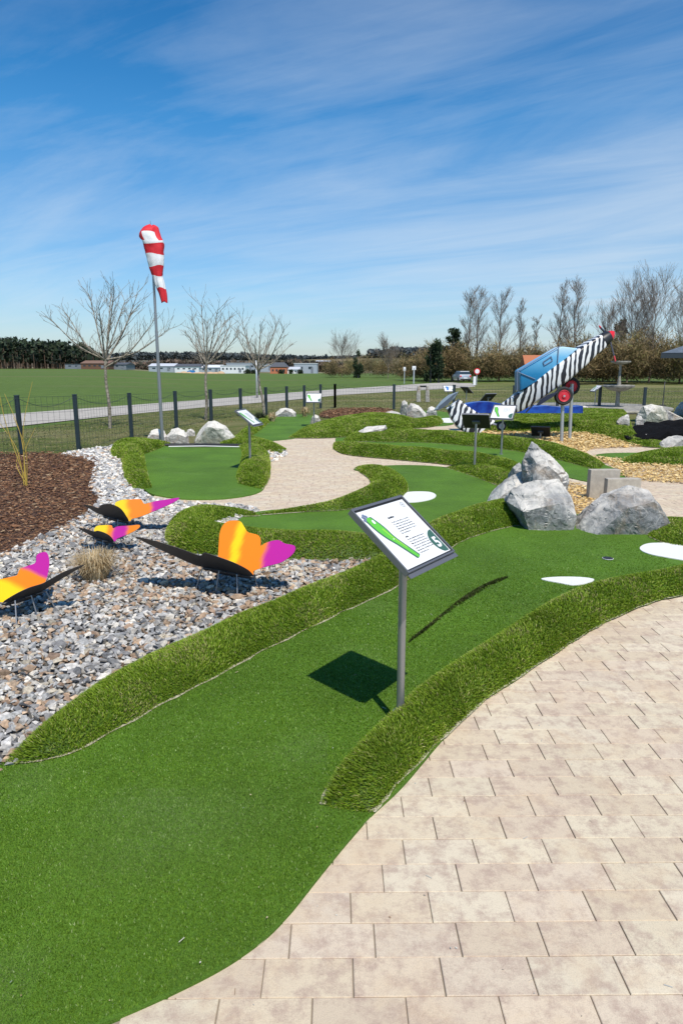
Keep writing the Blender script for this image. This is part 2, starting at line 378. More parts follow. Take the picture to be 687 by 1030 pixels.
# ------------------------------------------------------------------ paving made of single blocks
MORT = P
def paving():
    th = math.radians(.6); bw, bh = .30, .15
    area = [(-60, 1180), (60, 1060), (250, 900), (330, 820), (420, 700), (560, 600), (640, 540), (600, 490), (560, 470), (520, 470), (440, 460), (380, 448), (250, 436), (225, 460), (215, 500), (150, 500), (150, 530), (300, 530), (400, 520), (520, 520), (600, 520), (650, 470), (760, 470), (1000, 520), (1100, 700), (1000, 1200)]
    a1 = wpoly([(-150, 1200), (60, 1040), (260, 890), (330, 810), (400, 700), (560, 590), (650, 560), (690, 560), (760, 540), (950, 560), (1000, 1200)], n=3)
    a2 = wpoly([(250, 437), (335, 430), (440, 440), (530, 462), (530, 478), (430, 480), (420, 510), (330, 530), (170, 525), (150, 502), (230, 480), (262, 460)], n=3)
    a3 = wpoly([(560, 476), (640, 462), (760, 470), (950, 500), (950, 556), (760, 556), (660, 552), (630, 520), (555, 510)], n=3)
    a4 = wpoly([(575, 456), (600, 448), (640, 446), (672, 449), (670, 455), (600, 460)], n=3)
    a5 = wpoly([(410, 438), (415, 428), (440, 424), (475, 424), (470, 436)], n=3)
    V = []; Fq = []; C = []
    R = np.array([[math.cos(th), -math.sin(th)], [math.sin(th), math.cos(th)]])
    X = []; Y = []; off = {}
    rows = range(-2, 215); cells = []
    for j in rows:
        off = random.choice([.33, .5, .62, .4, .56])+.5*(j % 2)
        for i in range(-30, 60):
            cells.append(((i+off)*bw, (j+.5)*bh))
    cells = np.array(cells); W2 = cells @ R.T+np.array([.03, .93])
    keep = np.zeros(len(W2), bool)
    for a in (a1, a2, a3, a4, a5): keep |= inpoly(W2[:, 0], W2[:, 1], a)
    W2 = W2[keep]
    pal = np.array([(.77, .66, .51), (.79, .69, .54), (.75, .63, .485), (.76, .63, .50), (.80, .70, .56), (.76, .64, .52), (.73, .605, .475)])
    for (x, y) in W2:
        g = .0012+random.random()*.0018; hx_, hy_ = bw/2-g, bh/2-.0008; b = .0022
        zt = random.uniform(-.0012, .0012); tx, ty = random.uniform(-.003, .003), random.uniform(-.004, .004)
        k = len(V); col = pal[random.randrange(7)]*random.uniform(.79, .87)*np.array([1.0, .98, .905])
        rj = random.uniform(-.004, .004); cr, sr = math.cos(th+rj), math.sin(th+rj)
        for lx, ly, lz in [(-hx_, -hy_, -.05), (hx_, -hy_, -.05), (hx_, hy_, -.05), (-hx_, hy_, -.05),
                           (-hx_, -hy_, -b), (hx_, -hy_, -b), (hx_, hy_, -b), (-hx_, hy_, -b),
                           (-hx_+b, -hy_+b, 0), (hx_-b, -hy_+b, 0), (hx_-b, hy_-b, 0), (-hx_+b, hy_-b, 0)]:
            V.append((x+lx*cr-ly*sr, y+lx*sr+ly*cr, lz+zt+lx*tx+ly*ty)); C.append(col)
        for s in (0, 4):
            for q in range(4): Fq.append((k+s+q, k+s+(q+1) % 4, k+s+4+(q+1) % 4, k+s+4+q))
        Fq.append((k+8, k+9, k+10, k+11))
    o = mesh_np('paving', V, [np.array(Fq)], [M['paver']], C); tag(o, kind='structure')
    for a in (a1, a2, a3, a4, a5):
        tag(sheet('paving_bed', None, -.0065, M['joint'], res=1.0, poly=a), kind='structure')
paving()

# ------------------------------------------------------------------ putting lanes
La, Lb = P(404, 649), P(512, 580)
def Hf(x, y):
    """long crease in the front lane: the far side of the line stands a hand higher"""
    ax, ay = Lb.x-La.x, Lb.y-La.y; l = math.hypot(ax, ay); t_ = ((x-La.x)*ax+(y-La.y)*ay)/(l*l)
    if t_ < -.1 or t_ > 1.1: return 0
    s = ((x-La.x)*ay-(y-La.y)*ax)/l          # + on the right
    e = max(0, min(1, (t_+.02)/.5))*max(0, min(1, (1.02-t_)/.35)); e = e*e*(3-2*e)
    if s < -.01: return 0
    up = min(1, (s+.01)/.035); up = up*up*(3-2*up)
    return .045*e*up*math.exp(-(max(0, s-.05)/.55)**2)
def Hsoft(x, y): return .012*noise.noise(Vector((x*.5, y*.5, 3)))
LANE1 = [(-330, 830), (-200, 845), (-60, 800), (10, 765), (60, 742), (150, 688), (250, 640), (380, 585), (440, 545), (520, 521), (600, 517), (660, 524), (700, 527), (790, 537), (790, 585), (690, 590), (620, 612), (560, 645), (500, 690), (450, 738), (405, 790), (372, 821), (345, 852), (318, 885), (290, 920), (258, 950), (205, 983), (110, 1026), (0, 1062), (-150, 1130), (-450, 1180)]
tag(sheet('putting_lane', LANE1, .012, M['turf'], res=.034, H=lambda x, y: Hf(x, y)+Hsoft(x, y)*.5, n=8, thick=.03), kind='structure')
LANES = [
    [(205, 530), (262, 514), (330, 510), (365, 500), (374, 488), (368, 476), (357, 471.5), (400, 468), (452, 470.5), (505, 484), (515, 500), (522, 516), (470, 528), (425, 545), (380, 556), (260, 552)],      # middle green
    [(140, 449.5), (190, 449.8), (250, 450), (262, 456), (268, 470), (267, 488), (258, 496), (231, 501), (196, 502.3), (165, 499.5), (146, 492.5), (138, 470)],                                       # green by the windsock
    [(245, 437), (262, 422), (275, 417), (300, 416.8), (318, 419), (318, 426), (304, 439), (270, 443.5), (248, 443)],
    [(338, 445), (345, 437), (392, 439), (450, 440), (520, 450), (590, 462), (626, 476), (622, 486), (590, 484), (540, 473), (480, 464), (400, 459), (352, 455)],
    [(394, 421), (410, 414), (440, 413.5), (458, 418), (455, 427), (420, 429), (398, 427)],
    [(594, 460), (606, 456), (650, 455.4), (720, 456), (720, 463), (650, 464), (606, 462.5)],
]
lane_o = [o for o in D.objects if o.name == 'putting_lane'][0]
def fibres():
    """short upright pile on the part of the front lane nearest the path"""
    poly = wpoly(LANE1, .0, 4); xs = [p.x for p in poly]; n_ = 2400000
    X = RNG.uniform(-2.6, 3.4, n_); Y = RNG.uniform(1.2, 8.4, n_); k = RNG.random(n_) < np.clip((2.4/np.maximum(Y, 1.2))**1.5, .0, 1)*np.clip((8.6-Y)/3.5, 0, 1); X, Y = X[k], Y[k]
    k = (np.abs(X) < .62*Y+.35) & inpoly(X, Y, poly); X, Y = X[k], Y[k]; n_ = len(X)
    me = lane_o.data; from mathutils.bvhtree import BVHTree
    Z = np.full(n_, .012)
    gx = {}
    for i in range(n_):
        q = (int(X[i]*25), int(Y[i]*25)); z = gx.get(q)
        if z is None: z = gx[q] = Hf(X[i], Y[i])+Hsoft(X[i], Y[i])*.5
        Z[i] += z
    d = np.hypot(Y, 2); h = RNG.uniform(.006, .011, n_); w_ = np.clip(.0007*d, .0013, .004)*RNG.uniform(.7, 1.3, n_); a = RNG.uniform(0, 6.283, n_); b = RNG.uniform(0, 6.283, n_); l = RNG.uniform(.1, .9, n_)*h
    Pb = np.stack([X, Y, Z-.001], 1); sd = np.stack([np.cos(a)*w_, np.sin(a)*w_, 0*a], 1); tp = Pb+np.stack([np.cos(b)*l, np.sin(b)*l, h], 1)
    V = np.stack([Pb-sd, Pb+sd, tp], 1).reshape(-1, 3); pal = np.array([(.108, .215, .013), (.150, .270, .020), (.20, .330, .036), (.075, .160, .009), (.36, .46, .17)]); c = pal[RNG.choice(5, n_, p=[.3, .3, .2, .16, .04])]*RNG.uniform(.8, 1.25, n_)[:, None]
    gc = {}; fz = np.empty((n_, 2)); dc = P(178, 838)
    for i in range(n_):
        q = (int(X[i]*14), int(Y[i]*14)); z = gc.get(q)
        if z is None:
            v = Vector((X[i], Y[i], 0)); dd = math.hypot((X[i]-dc.x)*1.0-(Y[i]-dc.y)*.6, (Y[i]-dc.y)*1.3)/.34
            z = gc[q] = (noise.noise(v*1.1)*.22+noise.noise(v*4)*.12+.10*noise.noise(Vector((X[i]*9, Y[i]*1.2, 4))), max(0, noise.noise(v*2.3+Vector((3, 1, 0)))-.22)*.7+.34*math.exp(-dd*dd))
        fz[i] = z
    c = c*(1+fz[:, :1]); c = c*(1-fz[:, 1:])+np.array([(.30, .40, .17)])*fz[:, 1:]
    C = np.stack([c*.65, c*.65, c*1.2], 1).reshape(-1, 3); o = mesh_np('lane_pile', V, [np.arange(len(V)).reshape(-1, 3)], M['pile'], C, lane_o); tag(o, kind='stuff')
fibres()
def edge_sand():
    pts = spline([(a, b, 0) for a, b in LANE1], 14); q = [P(v.x, v.y, 0) for v in pts if v.y > 560 and v.x > 90 and v.x < 420 and v.y > 815 and v.y < 1060]
    V = []; Fq = []
    for i, p in enumerate(q):
        d = (q[min(i+1, len(q)-1)]-q[max(i-1, 0)]); d.z = 0; d.normalize(); nr = Vector((d.y, -d.x, 0)); wv = .003+.009*max(0, .3+noise.noise(p*9))+.003*random.random()
        V += [(p+nr*wv+Vector((0, 0, .0036)))[:], (p-nr*wv+Vector((0, 0, .0036)))[:]]
    for i in range(len(q)-1): Fq.append((2*i, 2*i+1, 2*i+3, 2*i+2))
    tag(mesh_np('edge_sand', V, [np.array(Fq)], M['sand']), kind='structure')
edge_sand()
# blown straw bits and grit on lane and paving
def litter():
    V = []; Fq = []; C = []
    lp = [v.xy for v in wpoly(LANE1, 0, 3)]
    for i in range(260):
        y = random.uniform(1.5, 7); x = random.uniform(-.7*y, .7*y)
        if random.random() < .4 and x > 0: y *= .8
        l = random.choice([.0022, .003, .004, .013]); w_ = .0009 if l > .01 else l*.5; a = random.uniform(0, 6.28); z = .026 if inpoly(np.array([x]), np.array([y]), lp)[0] else .0035; k = len(V)
        dx, dy = math.cos(a)*l, math.sin(a)*l; nx, ny = -math.sin(a)*w_, math.cos(a)*w_; V += [(x-dx-nx, y-dy-ny, z), (x+dx-nx, y+dy-ny, z-.001), (x+dx+nx, y+dy+ny, z+.001), (x-dx+nx, y-dy+ny, z+.002)]
        Fq.append((k, k+1, k+2, k+3)); c = random.choice([(.42, .35, .22), (.30, .20, .12), (.38, .38, .36), (.50, .47, .4)]); C += [c]*4
    tag(mesh_np('straw_litter', V, [np.array(Fq)], M['leafv'], C), kind='stuff')
litter()
for k, l in enumerate(LANES):
    tag(sheet('putting_green', l, .012+.002*(k % 2), M['turf'], res=.25, n=6, H=Hsoft, thick=.03), kind='structure')
# thin pale joint along lane 1 towards the pavers
# white putting marks
WH = [([(401, 499), (404, 496), (416, 494.2), (432, 494.6), (438.5, 498), (434, 502), (420, 504.8), (405, 505), (401, 503)], 'white oval bunker patch on the middle green left of the boulders'),
      ([(544, 582), (560, 580), (584, 580.4), (597, 582.6), (592, 586), (577, 588.4), (562, 586)], 'small white patch in front of the berm beside the paving'),
      ([(643, 551), (650, 546.6), (665, 545.6), (700, 545.5), (740, 550), (735, 568), (700, 565), (668, 560), (650, 556)], 'large white patch cut off by the right edge, right of the hole'),
      ([(437, 422.5), (447, 420.5), (460, 421), (462, 424), (448, 425)], 'far white patch on the small green left of the striped tail')]
for p_, lab in WH:
    tag(sheet('white_patch', p_, .020, M['white'], res=.3, n=6, H=lambda x, y: Hf(x, y)+Hsoft(x, y)*.5, thick=.01), lab, 'bunker patch')
# hole with cup
hc = P(611, 561.5, .02); bm = bmesh.new()
add_lathe(bm, [(.056, .0), (.056, .004), (.052, .004), (.052, .001)], hc-Vector((0, 0, .002)), 24)
o = bm_obj('hole_cup', bm, M['wht']); tag(o, 'white rimmed putting hole in front of the large wedge boulder', 'hole')
bm = bmesh.new(); add_lathe(bm, [(.0515, .0), (.0515, .0045)], hc+Vector((0, 0, 0)), 24); bm_obj('hole_inside', bm, M['black'], o)
for q in [(516, 531, 0)]: pass

# ------------------------------------------------------------------ long-pile berms
def blades(Pt, Nn, dist, cmap, lenf=1.0, lean=None):
    """three-triangle bent blades"""
    n = len(Pt); d = np.asarray(dist); w = np.clip(.00085*d, .0024, .02)*RNG.uniform(.7, 1.3, n); h = RNG.uniform(.018, .030, n)*lenf*np.clip(d/14, 1, 1.4)
    rnd = RNG.normal(0, 1, (n, 3)); rnd -= (rnd*Nn).sum(1)[:, None]*Nn; rnd /= np.linalg.norm(rnd, axis=1)[:, None]+1e-9
    side = np.cross(Nn, rnd); side /= np.linalg.norm(side, axis=1)[:, None]+1e-9
    ln = lean if lean is not None else np.zeros((n, 3))
    b = RNG.uniform(.15, .75, n)[:, None]
    mid = Pt+(Nn*.62+(rnd*b+ln)*.28)*h[:, None]; tip = Pt+(Nn*(.98)+(rnd*b+ln)*.95)*h[:, None]
    sw = side*w[:, None]*.5
    V = np.stack([Pt-sw, Pt+sw, mid+sw*.85, mid-sw*.85, tip], 1).reshape(-1, 3)
    i = np.arange(n)*5
    Ft = np.concatenate([np.stack([i, i+1, i+2], 1), np.stack([i, i+2, i+3], 1), np.stack([i+3, i+2, i+4], 1)])
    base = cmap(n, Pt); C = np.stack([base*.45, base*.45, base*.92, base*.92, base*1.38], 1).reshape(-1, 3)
    return V, Ft, C
def greens(n, Pt):
    pal = np.array([(.150, .250, .011), (.215, .325, .016), (.285, .395, .030), (.170, .285, .014), (.40, .43, .085), (.58, .53, .22)])
    pr = np.array([.24, .28, .20, .18, .07, .03]); c = pal[RNG.choice(6, n, p=pr)]
    f = np.array([noise.noise(Vector((p[0]*2.2, p[1]*2.2, 5))) for p in Pt[::1]]) if n < 400000 else np.zeros(n)
    dry = (f > .12) & (RNG.random(n) < .22); c = np.where(dry[:, None], np.array([(.34, .31, .12)]), c)
    return c*(RNG.uniform(.75, 1.25, n)*(1+.35*f))[:, None]
def berm(A, B, Hh, label, dens=1.0, lenf=1.0, shade=1.0, cat='grass berm', lump=.02, prof=.62, name='turf_berm', z0=.0, group=None, sand=True):
    A = [P(*a) for a in A]; B = [P(*b) for b in B]; L_ = sum((a-b).length for a, b in zip(A[1:], A))
    nseg = 6; As = spline(A, nseg, False); Bs = spline(B, nseg, False); Hs = [v.x for v in spline([(h, 0, 0) for h in Hh], nseg, False)]
    nc = 13; V = []; nr = len(As)
    arc = [0.0]
    for i in range(1, nr): arc.append(arc[-1]+((As[i]+Bs[i])/2-(As[i-1]+Bs[i-1])/2).length)
    mw = sum((a-b).length for a, b in zip(As, Bs))/nr; tp = min(.28, .5*mw)
    Hs = [h*math.sqrt(max(0, 1-(1-min(1, min(a, arc[-1]-a)/tp))**2)) for h, a in zip(Hs, arc)]
    pts = np.zeros((nr, nc, 3))
    for i, (a, b, h) in enumerate(zip(As, Bs, Hs)):
        for j in range(nc):
            s = j/(nc-1); q = a.lerp(b, s); e = (1-(2*s-1)**2)**prof
            lz = 1+lump*8*noise.noise(Vector((q.x*1.6, q.y*1.6, 1.7)))
            pts[i, j] = (q.x, q.y, z0+.004+max(h, 0)*e*lz)
    # outlines wander by a couple of centimetres
    for i in range(nr):
        for j in (0, nc-1):
            q = pts[i, j]; k = .018*noise.noise(Vector((q[0]*5, q[1]*5, 9)))
            dv = (pts[i, nc//2]-q); dv[2] = 0; ln = np.linalg.norm(dv)+1e-6; pts[i, j] += dv/ln*k
    V = pts.reshape(-1, 3); Fq = [(i*nc+j, i*nc+j+1, (i+1)*nc+j+1, (i+1)*nc+j) for i in range(nr-1) for j in range(nc-1)]
    # area sampling for the pile
    q = np.array(Fq); T = np.concatenate([q[:, [0, 1, 2]], q[:, [0, 2, 3]]])
    a, b, c = V[T[:, 0]], V[T[:, 1]], V[T[:, 2]]; cr = np.cross(b-a, c-a); ar = np.linalg.norm(cr, axis=1)/2
    cen = (a+b+c)/3; dist = np.linalg.norm(cen-np.array([0, 0, CH]), axis=1)
    den = 42000*dens/np.maximum(1, (dist/3.4))**1.5; cnt = RNG.poisson(ar*den)
    idx = np.repeat(np.arange(len(T)), cnt); r1 = np.sqrt(RNG.random(len(idx))); r2 = RNG.random(len(idx))
    Pt = a[idx]*(1-r1)[:, None]+b[idx]*(r1*(1-r2))[:, None]+c[idx]*(r1*r2)[:, None]
    # smooth normals: area normals averaged on vertices
    vn = np.zeros_like(V); nn = cr.copy(); nn[nn[:, 2] < 0] *= -1
    for k in range(3): np.add.at(vn, T[:, k], nn)
    vn /= np.linalg.norm(vn, axis=1)[:, None]+1e-12
    Nn = vn[T[idx, 0]]*(1-r1)[:, None]+vn[T[idx, 1]]*(r1*(1-r2))[:, None]+vn[T[idx, 2]]*(r1*r2)[:, None]; Nn /= np.linalg.norm(Nn, axis=1)[:, None]+1e-9
    Nn[:, 2] += .55; Nn /= np.linalg.norm(Nn, axis=1)[:, None]
    lean = np.zeros((len(Pt), 3)); lean[:, 0] = -.25; lean[:, 1] = -.15
    fx = np.array([noise.noise(Vector((p[0]*3, p[1]*3, 2))) for p in Pt]); lean[:, 0] += fx*.6; lean[:, 1] += fx*.5
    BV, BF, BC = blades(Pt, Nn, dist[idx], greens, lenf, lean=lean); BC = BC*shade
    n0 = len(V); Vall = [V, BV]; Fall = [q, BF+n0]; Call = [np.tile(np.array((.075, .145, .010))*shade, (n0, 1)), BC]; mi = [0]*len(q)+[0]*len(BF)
    mats = [M['pile']]
    if sand:
        k0 = n0+len(BV); SV = []; SF = []
        for edge in (0, nc-1):
            st0 = len(SV)
            for i in range(nr):
                e = pts[i, edge]; o_ = pts[i, nc//2]-e; o_[2] = 0; o_ /= np.linalg.norm(o_)+1e-6
                wv = .004+.022*max(0, noise.noise(Vector((e[0]*4, e[1]*4, 20))))+.01*random.random()
                SV.append((e[0]+o_[0]*.02, e[1]+o_[1]*.02, .0175+z0)); SV.append((e[0]-o_[0]*wv, e[1]-o_[1]*wv, .0172+z0))
            SF += [(st0+2*i, st0+2*i+1, st0+2*i+3, st0+2*i+2) for i in range(nr-1)]
        Vall.append(np.array(SV)); Fall.append(np.array(SF)+k0); Call.append(np.tile((.5, .45, .33), (len(SV), 1))); mi += [1]*len(SF); mats.append(M['sand'])
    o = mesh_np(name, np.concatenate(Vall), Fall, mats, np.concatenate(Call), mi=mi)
    tag(o, label, cat, group); return o

berm([(376, 820), (396, 795), (432, 757), (480, 712), (540, 670), (600, 632), (650, 609), (700, 597), (780, 588)],
     [(322, 812), (344, 778), (386, 735), (432, 695), (498, 650), (556, 615), (606, 597), (660, 586), (740, 566)],
     [.05, .13, .15, .16, .18, .19, .19, .19, .19], 'long grass roll curving along the foreground paving, with the large sign post in it')
berm([(8, 768), (46, 738), (96, 700), (128, 681), (166, 660), (208, 643), (256, 622), (312, 600), (365, 577), (398, 556), (428, 537), (466, 520), (505, 509), (524, 512)],
     [(14, 770), (60, 764), (120, 735), (162, 711), (208, 688), (250, 664), (296, 641), (345, 617), (392, 595), (430, 572), (458, 549), (488, 537), (518, 530), (530, 529)],
     [.02, .10, .13, .14, .14, .15, .16, .17, .18, .18, .19, .20, .19, .10], 'long grass roll between the grey gravel and the front lane, running up to the boulders')
berm([(256, 516), (225, 514), (196, 516), (174, 528), (168, 545), (184, 556), (232, 562), (290, 564), (345, 565), (392, 563)],
     [(262, 520), (240, 521), (222, 525), (214, 531), (216, 537), (226, 540), (252, 542), (300, 545), (350, 547), (396, 549)],
     [.02, .08, .15, .20, .22, .22, .22, .21, .20, .16], 'rounded grass roll behind the big butterfly closing the left end of the middle green')
berm([(262, 517), (300, 513), (332, 509), (355, 502), (371, 493), (373, 484), (362, 475), (357, 471)],
     [(264, 519), (304, 516), (345, 514), (380, 507), (405, 500), (409, 488), (392, 476), (366, 470.5)],
     [.01, .05, .10, .17, .22, .22, .14, .03], 'grass hump with a round head between the curved beige path and the middle green')
berm([(448, 471), (470, 478), (500, 489), (512, 494)], [(462, 469), (488, 471.5), (518, 480), (526, 486)], [.04, .13, .16, .10],
     'short grass roll with a back-turned sign at the top right of the middle green')
berm([(125, 450), (122, 458), (124, 470), (128, 484), (138, 494.5)], [(143, 449), (145, 458), (147, 470), (150, 483), (153, 492)], [.12, .25, .27, .26, .10],
     'steep grass roll on the gravel side of the windsock green')
berm([(112, 455), (116, 461), (132, 462), (160, 452)], [(118, 447), (132, 446), (150, 446), (172, 446)], [.10, .22, .22, .08],
     'low rounded grass clump at the far left corner of the windsock green')
berm([(240, 487), (239, 478), (243, 466), (244, 455), (240, 449)], [(264, 493), (271, 481), (272, 467), (270, 457), (262, 450)], [.12, .24, .20, .16, .08],
     'grass roll on the right side of the windsock green beneath the tilted sign')
berm([(222, 447), (250, 450), (268, 455), (284, 457)], [(222, 440), (250, 441), (272, 446), (288, 452)], [.08, .13, .12, .04],
     'flat grass edge behind the windsock green in front of the pale boulders')
berm([(236, 442), (244, 436), (256, 427), (266, 420)], [(246, 443), (256, 437), (268, 428), (276, 419)], [.10, .16, .14, .05],
     'narrow grass edge left of the small green with the white sign')
berm([(290, 441), (330, 441), (372, 438), (408, 433), (424, 427)], [(308, 430), (334, 424), (372, 420), (400, 421), (420, 424)], [.05, .22, .34, .25, .06],
     'broad grass mound between the white sign green and the pale rock')
berm([(336, 452), (350, 458), (400, 463), (450, 468), (500, 476), (524, 481)], [(336, 447), (352, 451), (400, 456), (450, 460), (500, 467), (526, 474)], [.10, .22, .22, .22, .22, .14],
     'long grass roll beyond the curved path, in front of the long green')
berm([(345, 444), (375, 445), (430, 446), (480, 450), (530, 456), (572, 466), (600, 474)], [(355, 436), (385, 437), (435, 438), (485, 442), (535, 448), (580, 458), (608, 468)], [.08, .20, .22, .22, .22, .20, .08],
     'grass roll along the back of the long green running toward the wood chips')
berm([(380, 429), (398, 430), (420, 431), (438, 429), (446, 425)], [(384, 424), (400, 424), (420, 424.5), (436, 423), (442, 421)], [.06, .20, .20, .22, .06],
     'short grass roll with a blunt head in front of the far small green')
berm([(470, 435), (500, 435.5), (540, 436), (590, 437), (614, 442), (640, 449), (684, 452)], [(480, 428), (510, 427), (550, 424), (590, 423), (628, 424), (640, 440), (676, 447)], [.10, .22, .30, .38, .38, .14, .05],
     'wide grass mound behind the wood chips')
berm([(505, 426), (540, 427), (590, 428), (630, 428)], [(505, 417), (540, 416), (590, 415), (630, 414)], [.10, .25, .32, .22],
     'higher grass bank behind the mound in front of the blue basin')
berm([(618, 466), (650, 468), (700, 470), (790, 472)], [(640, 458), (664, 456), (700, 454), (790, 454)], [.06, .16, .2, .2],
     'grass berm at the right edge between the wood chips and the pale rocks')
berm([(652, 541), (676, 549), (740, 556)], [(650, 527), (672, 524), (740, 530)], [.08, .12, .12],
     'grass corner at the right foot of the large wedge boulder')
berm([(674, 432), (700, 436), (780, 438)], [(676, 424), (700, 424), (780, 424)], [.08, .15, .15], 'small grass patch at the right edge above the black liner')

berm([(411, 649), (430, 636), (452, 621), (474, 607), (494, 592.5), (510, 583)], [(411.5, 647.5), (430, 633.5), (451, 616), (472, 599.5), (493, 588), (511, 582)], [.01, .015, .02, .022, .015, .01],  # strip of longer pile; shadow along the step is put into its colour
     'narrow seam of longer grass with painted shade running diagonally across the front lane right of the sign', shade=.20, lenf=.6, dens=1.6, cat='grass seam', name='shaded_grass_seam', z0=.014, sand=False)

# ------------------------------------------------------------------ loose stones and chips
def hull_t(n, sx, sy, sz, seed):
    r = random.Random(seed); bm = bmesh.new()
    for _ in range(n):
        v = Vector((r.gauss(0, 1), r.gauss(0, 1), r.gauss(0, 1))).normalized()
        bm.verts.new((v.x*sx*r.uniform(.8, 1.1), v.y*sy*r.uniform(.8, 1.1), v.z*sz*r.uniform(.8, 1.1)))
    g = bmesh.ops.convex_hull(bm, input=bm.verts[:]); bmesh.ops.delete(bm, geom=[x for x in g['geom_interior'] if isinstance(x, bmesh.types.BMVert)], context='VERTS')
    bmesh.ops.triangulate(bm, faces=bm.faces[:]); bm.verts.index_update()
    V = np.array([v.co[:] for v in bm.verts]); T = np.array([[v.index for v in f.verts] for f in bm.faces]); bm.free(); return V, T
def scatter(name, polys, holes, spacing, size, colf, m, templ, flat=.5, zr=(0, .02), far=1.0, tilt=.5, z0=0):
    Vs = []; Fs = []; Cs = []; n0 = 0
    for poly in polys:
        xs = [p.x for p in poly]; ys = [p.y for p in poly]
        y = min(ys)
        PX = []; PY = []; SS = []
        while y < max(ys):
            s = spacing*max(1, (y/6))**far; xx = np.arange(min(xs), max(xs), s); PX.append(xx); PY.append(np.full(len(xx), y)); SS.append(np.full(len(xx), s/spacing)); y += s
        X = np.concatenate(PX); Y = np.concatenate(PY); Sx = np.concatenate(SS)
        X = X+RNG.uniform(-.5, .5, len(X))*spacing*Sx; Y = Y+RNG.uniform(-.5, .5, len(Y))*spacing*Sx
        k = inpoly(X, Y, poly)
        for h in holes: k &= ~inpoly(X, Y, h)
        X, Y, Sx = X[k], Y[k], Sx[k]; n_ = len(X); cols = colf(X, Y)
        ti = RNG.integers(0, len(templ), n_)
        for t_i, (TV, TT) in enumerate(templ):
            q = np.where(ti == t_i)[0]; nq = len(q)
            if not nq: continue
            az = RNG.uniform(0, 2*np.pi, nq); tl = RNG.normal(0, tilt, nq); sc = size*RNG.lognormal(0, .28, nq)*Sx[q]
            V = TV[None]*sc[:, None, None]
            c, s_ = np.cos(tl)[:, None], np.sin(tl)[:, None]
            x, y_, z = V[:, :, 0], V[:, :, 1]*c-V[:, :, 2]*s_, V[:, :, 1]*s_+V[:, :, 2]*c
            c, s_ = np.cos(az)[:, None], np.sin(az)[:, None]
            V = np.stack([x*c-y_*s_+X[q][:, None], x*s_+y_*c+Y[q][:, None], z+(RNG.uniform(zr[0], zr[1], nq)*Sx[q])[:, None]+z0], 2)
            Vs.append(V.reshape(-1, 3)); Cs.append(np.repeat(cols[q], len(TV), 0))
            Fs.append((TT[None]+(np.arange(nq)*len(TV))[:, None, None]+n0).reshape(-1, 3)); n0 += nq*len(TV)
    o = mesh_np(name, np.concatenate(Vs), [np.concatenate(Fs)], m, np.concatenate(Cs)); tag(o, kind='stuff'); return o
GRAV = wpoly([(-260, 800), (-230, 640), (-120, 590), (0, 558), (39, 541), (68, 528), (86, 518), (100, 504), (92, 492), (93, 478), (94, 464), (62, 458), (84, 453), (112, 450), (132, 455), (140, 492), (170, 504), (215, 507), (260, 513), (230, 530), (260, 552), (330, 556), (400, 556), (400, 575), (330, 612), (250, 645), (150, 695), (60, 752), (10, 772), (-60, 806)], n=4)
GR2 = wpoly([(262, 462), (266, 455), (285, 454), (288, 458), (278, 463), (266, 466)], n=4)
tag(sheet('gravel_bed', None, -.008, M['gbase'], res=.8, poly=GRAV), kind='structure')
ST = [hull_t(8, 1, .74, .52, s) for s in range(14)]
def c_gravel(X, Y):
    pal = np.array([(.30, .31, .33), (.40, .42, .44), (.52, .53, .54), (.22, .235, .26), (.62, .61, .58), (.40, .30, .22), (.47, .37, .28), (.34, .25, .19), (.50, .47, .40)])
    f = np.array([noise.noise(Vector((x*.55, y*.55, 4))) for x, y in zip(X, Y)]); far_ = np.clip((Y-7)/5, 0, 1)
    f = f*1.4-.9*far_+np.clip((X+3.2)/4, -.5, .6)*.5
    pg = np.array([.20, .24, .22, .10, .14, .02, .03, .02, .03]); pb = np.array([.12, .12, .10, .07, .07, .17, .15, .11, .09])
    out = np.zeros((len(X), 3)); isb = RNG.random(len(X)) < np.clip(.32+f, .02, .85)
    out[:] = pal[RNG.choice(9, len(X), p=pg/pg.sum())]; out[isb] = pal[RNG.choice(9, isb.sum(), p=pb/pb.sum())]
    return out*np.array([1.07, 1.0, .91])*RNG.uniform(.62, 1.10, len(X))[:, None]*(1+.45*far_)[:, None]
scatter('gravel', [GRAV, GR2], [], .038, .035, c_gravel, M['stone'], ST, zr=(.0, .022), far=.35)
MULCH = wpoly([(-330, 640), (-330, 480), (-100, 464), (0, 457), (35, 455.5), (61, 457), (98, 462), (98, 479), (96, 491), (105, 501), (86, 521), (68, 530), (39, 543.5), (0, 563), (-120, 600), (-230, 650)], n=4)
MUL2 = wpoly([(322, 419), (330, 413), (360, 411), (392, 412), (390, 418), (350, 420.5)], n=3)
mm = mat('mulch_bed', (.075, .038, .022), .95)
for a in (MULCH, MUL2): tag(sheet('mulch_bed', None, -.004, mm, res=1.5, poly=a), kind='structure')
CT = [hull_t(8, 1, .38, .16, s) for s in range(30, 36)]
def pal_f(pal, p):
    pal = np.array(pal); p = np.array(p)/sum(p)
    return lambda X, Y: pal[RNG.choice(len(pal), len(X), p=p)]*RNG.uniform(.75, 1.25, len(X))[:, None]
scatter('bark_mulch', [MULCH, MUL2], [], .030, .027, pal_f([(.20, .100, .052), (.13, .064, .036), (.26, .148, .08), (.36, .25, .15), (.075, .04, .026)], [.34, .26, .24, .06, .10]), M['chip'], CT, zr=(0, .03), far=.55, tilt=.4)
CH1 = wpoly([(470, 440), (480, 434), (560, 433), (600, 434), (622, 440), (645, 447), (640, 450), (597, 452), (590, 458), (620, 462), (650, 463), (720, 463), (720, 486), (660, 485), (628, 480), (612, 468), (588, 459), (545, 449), (500, 445)], n=4)
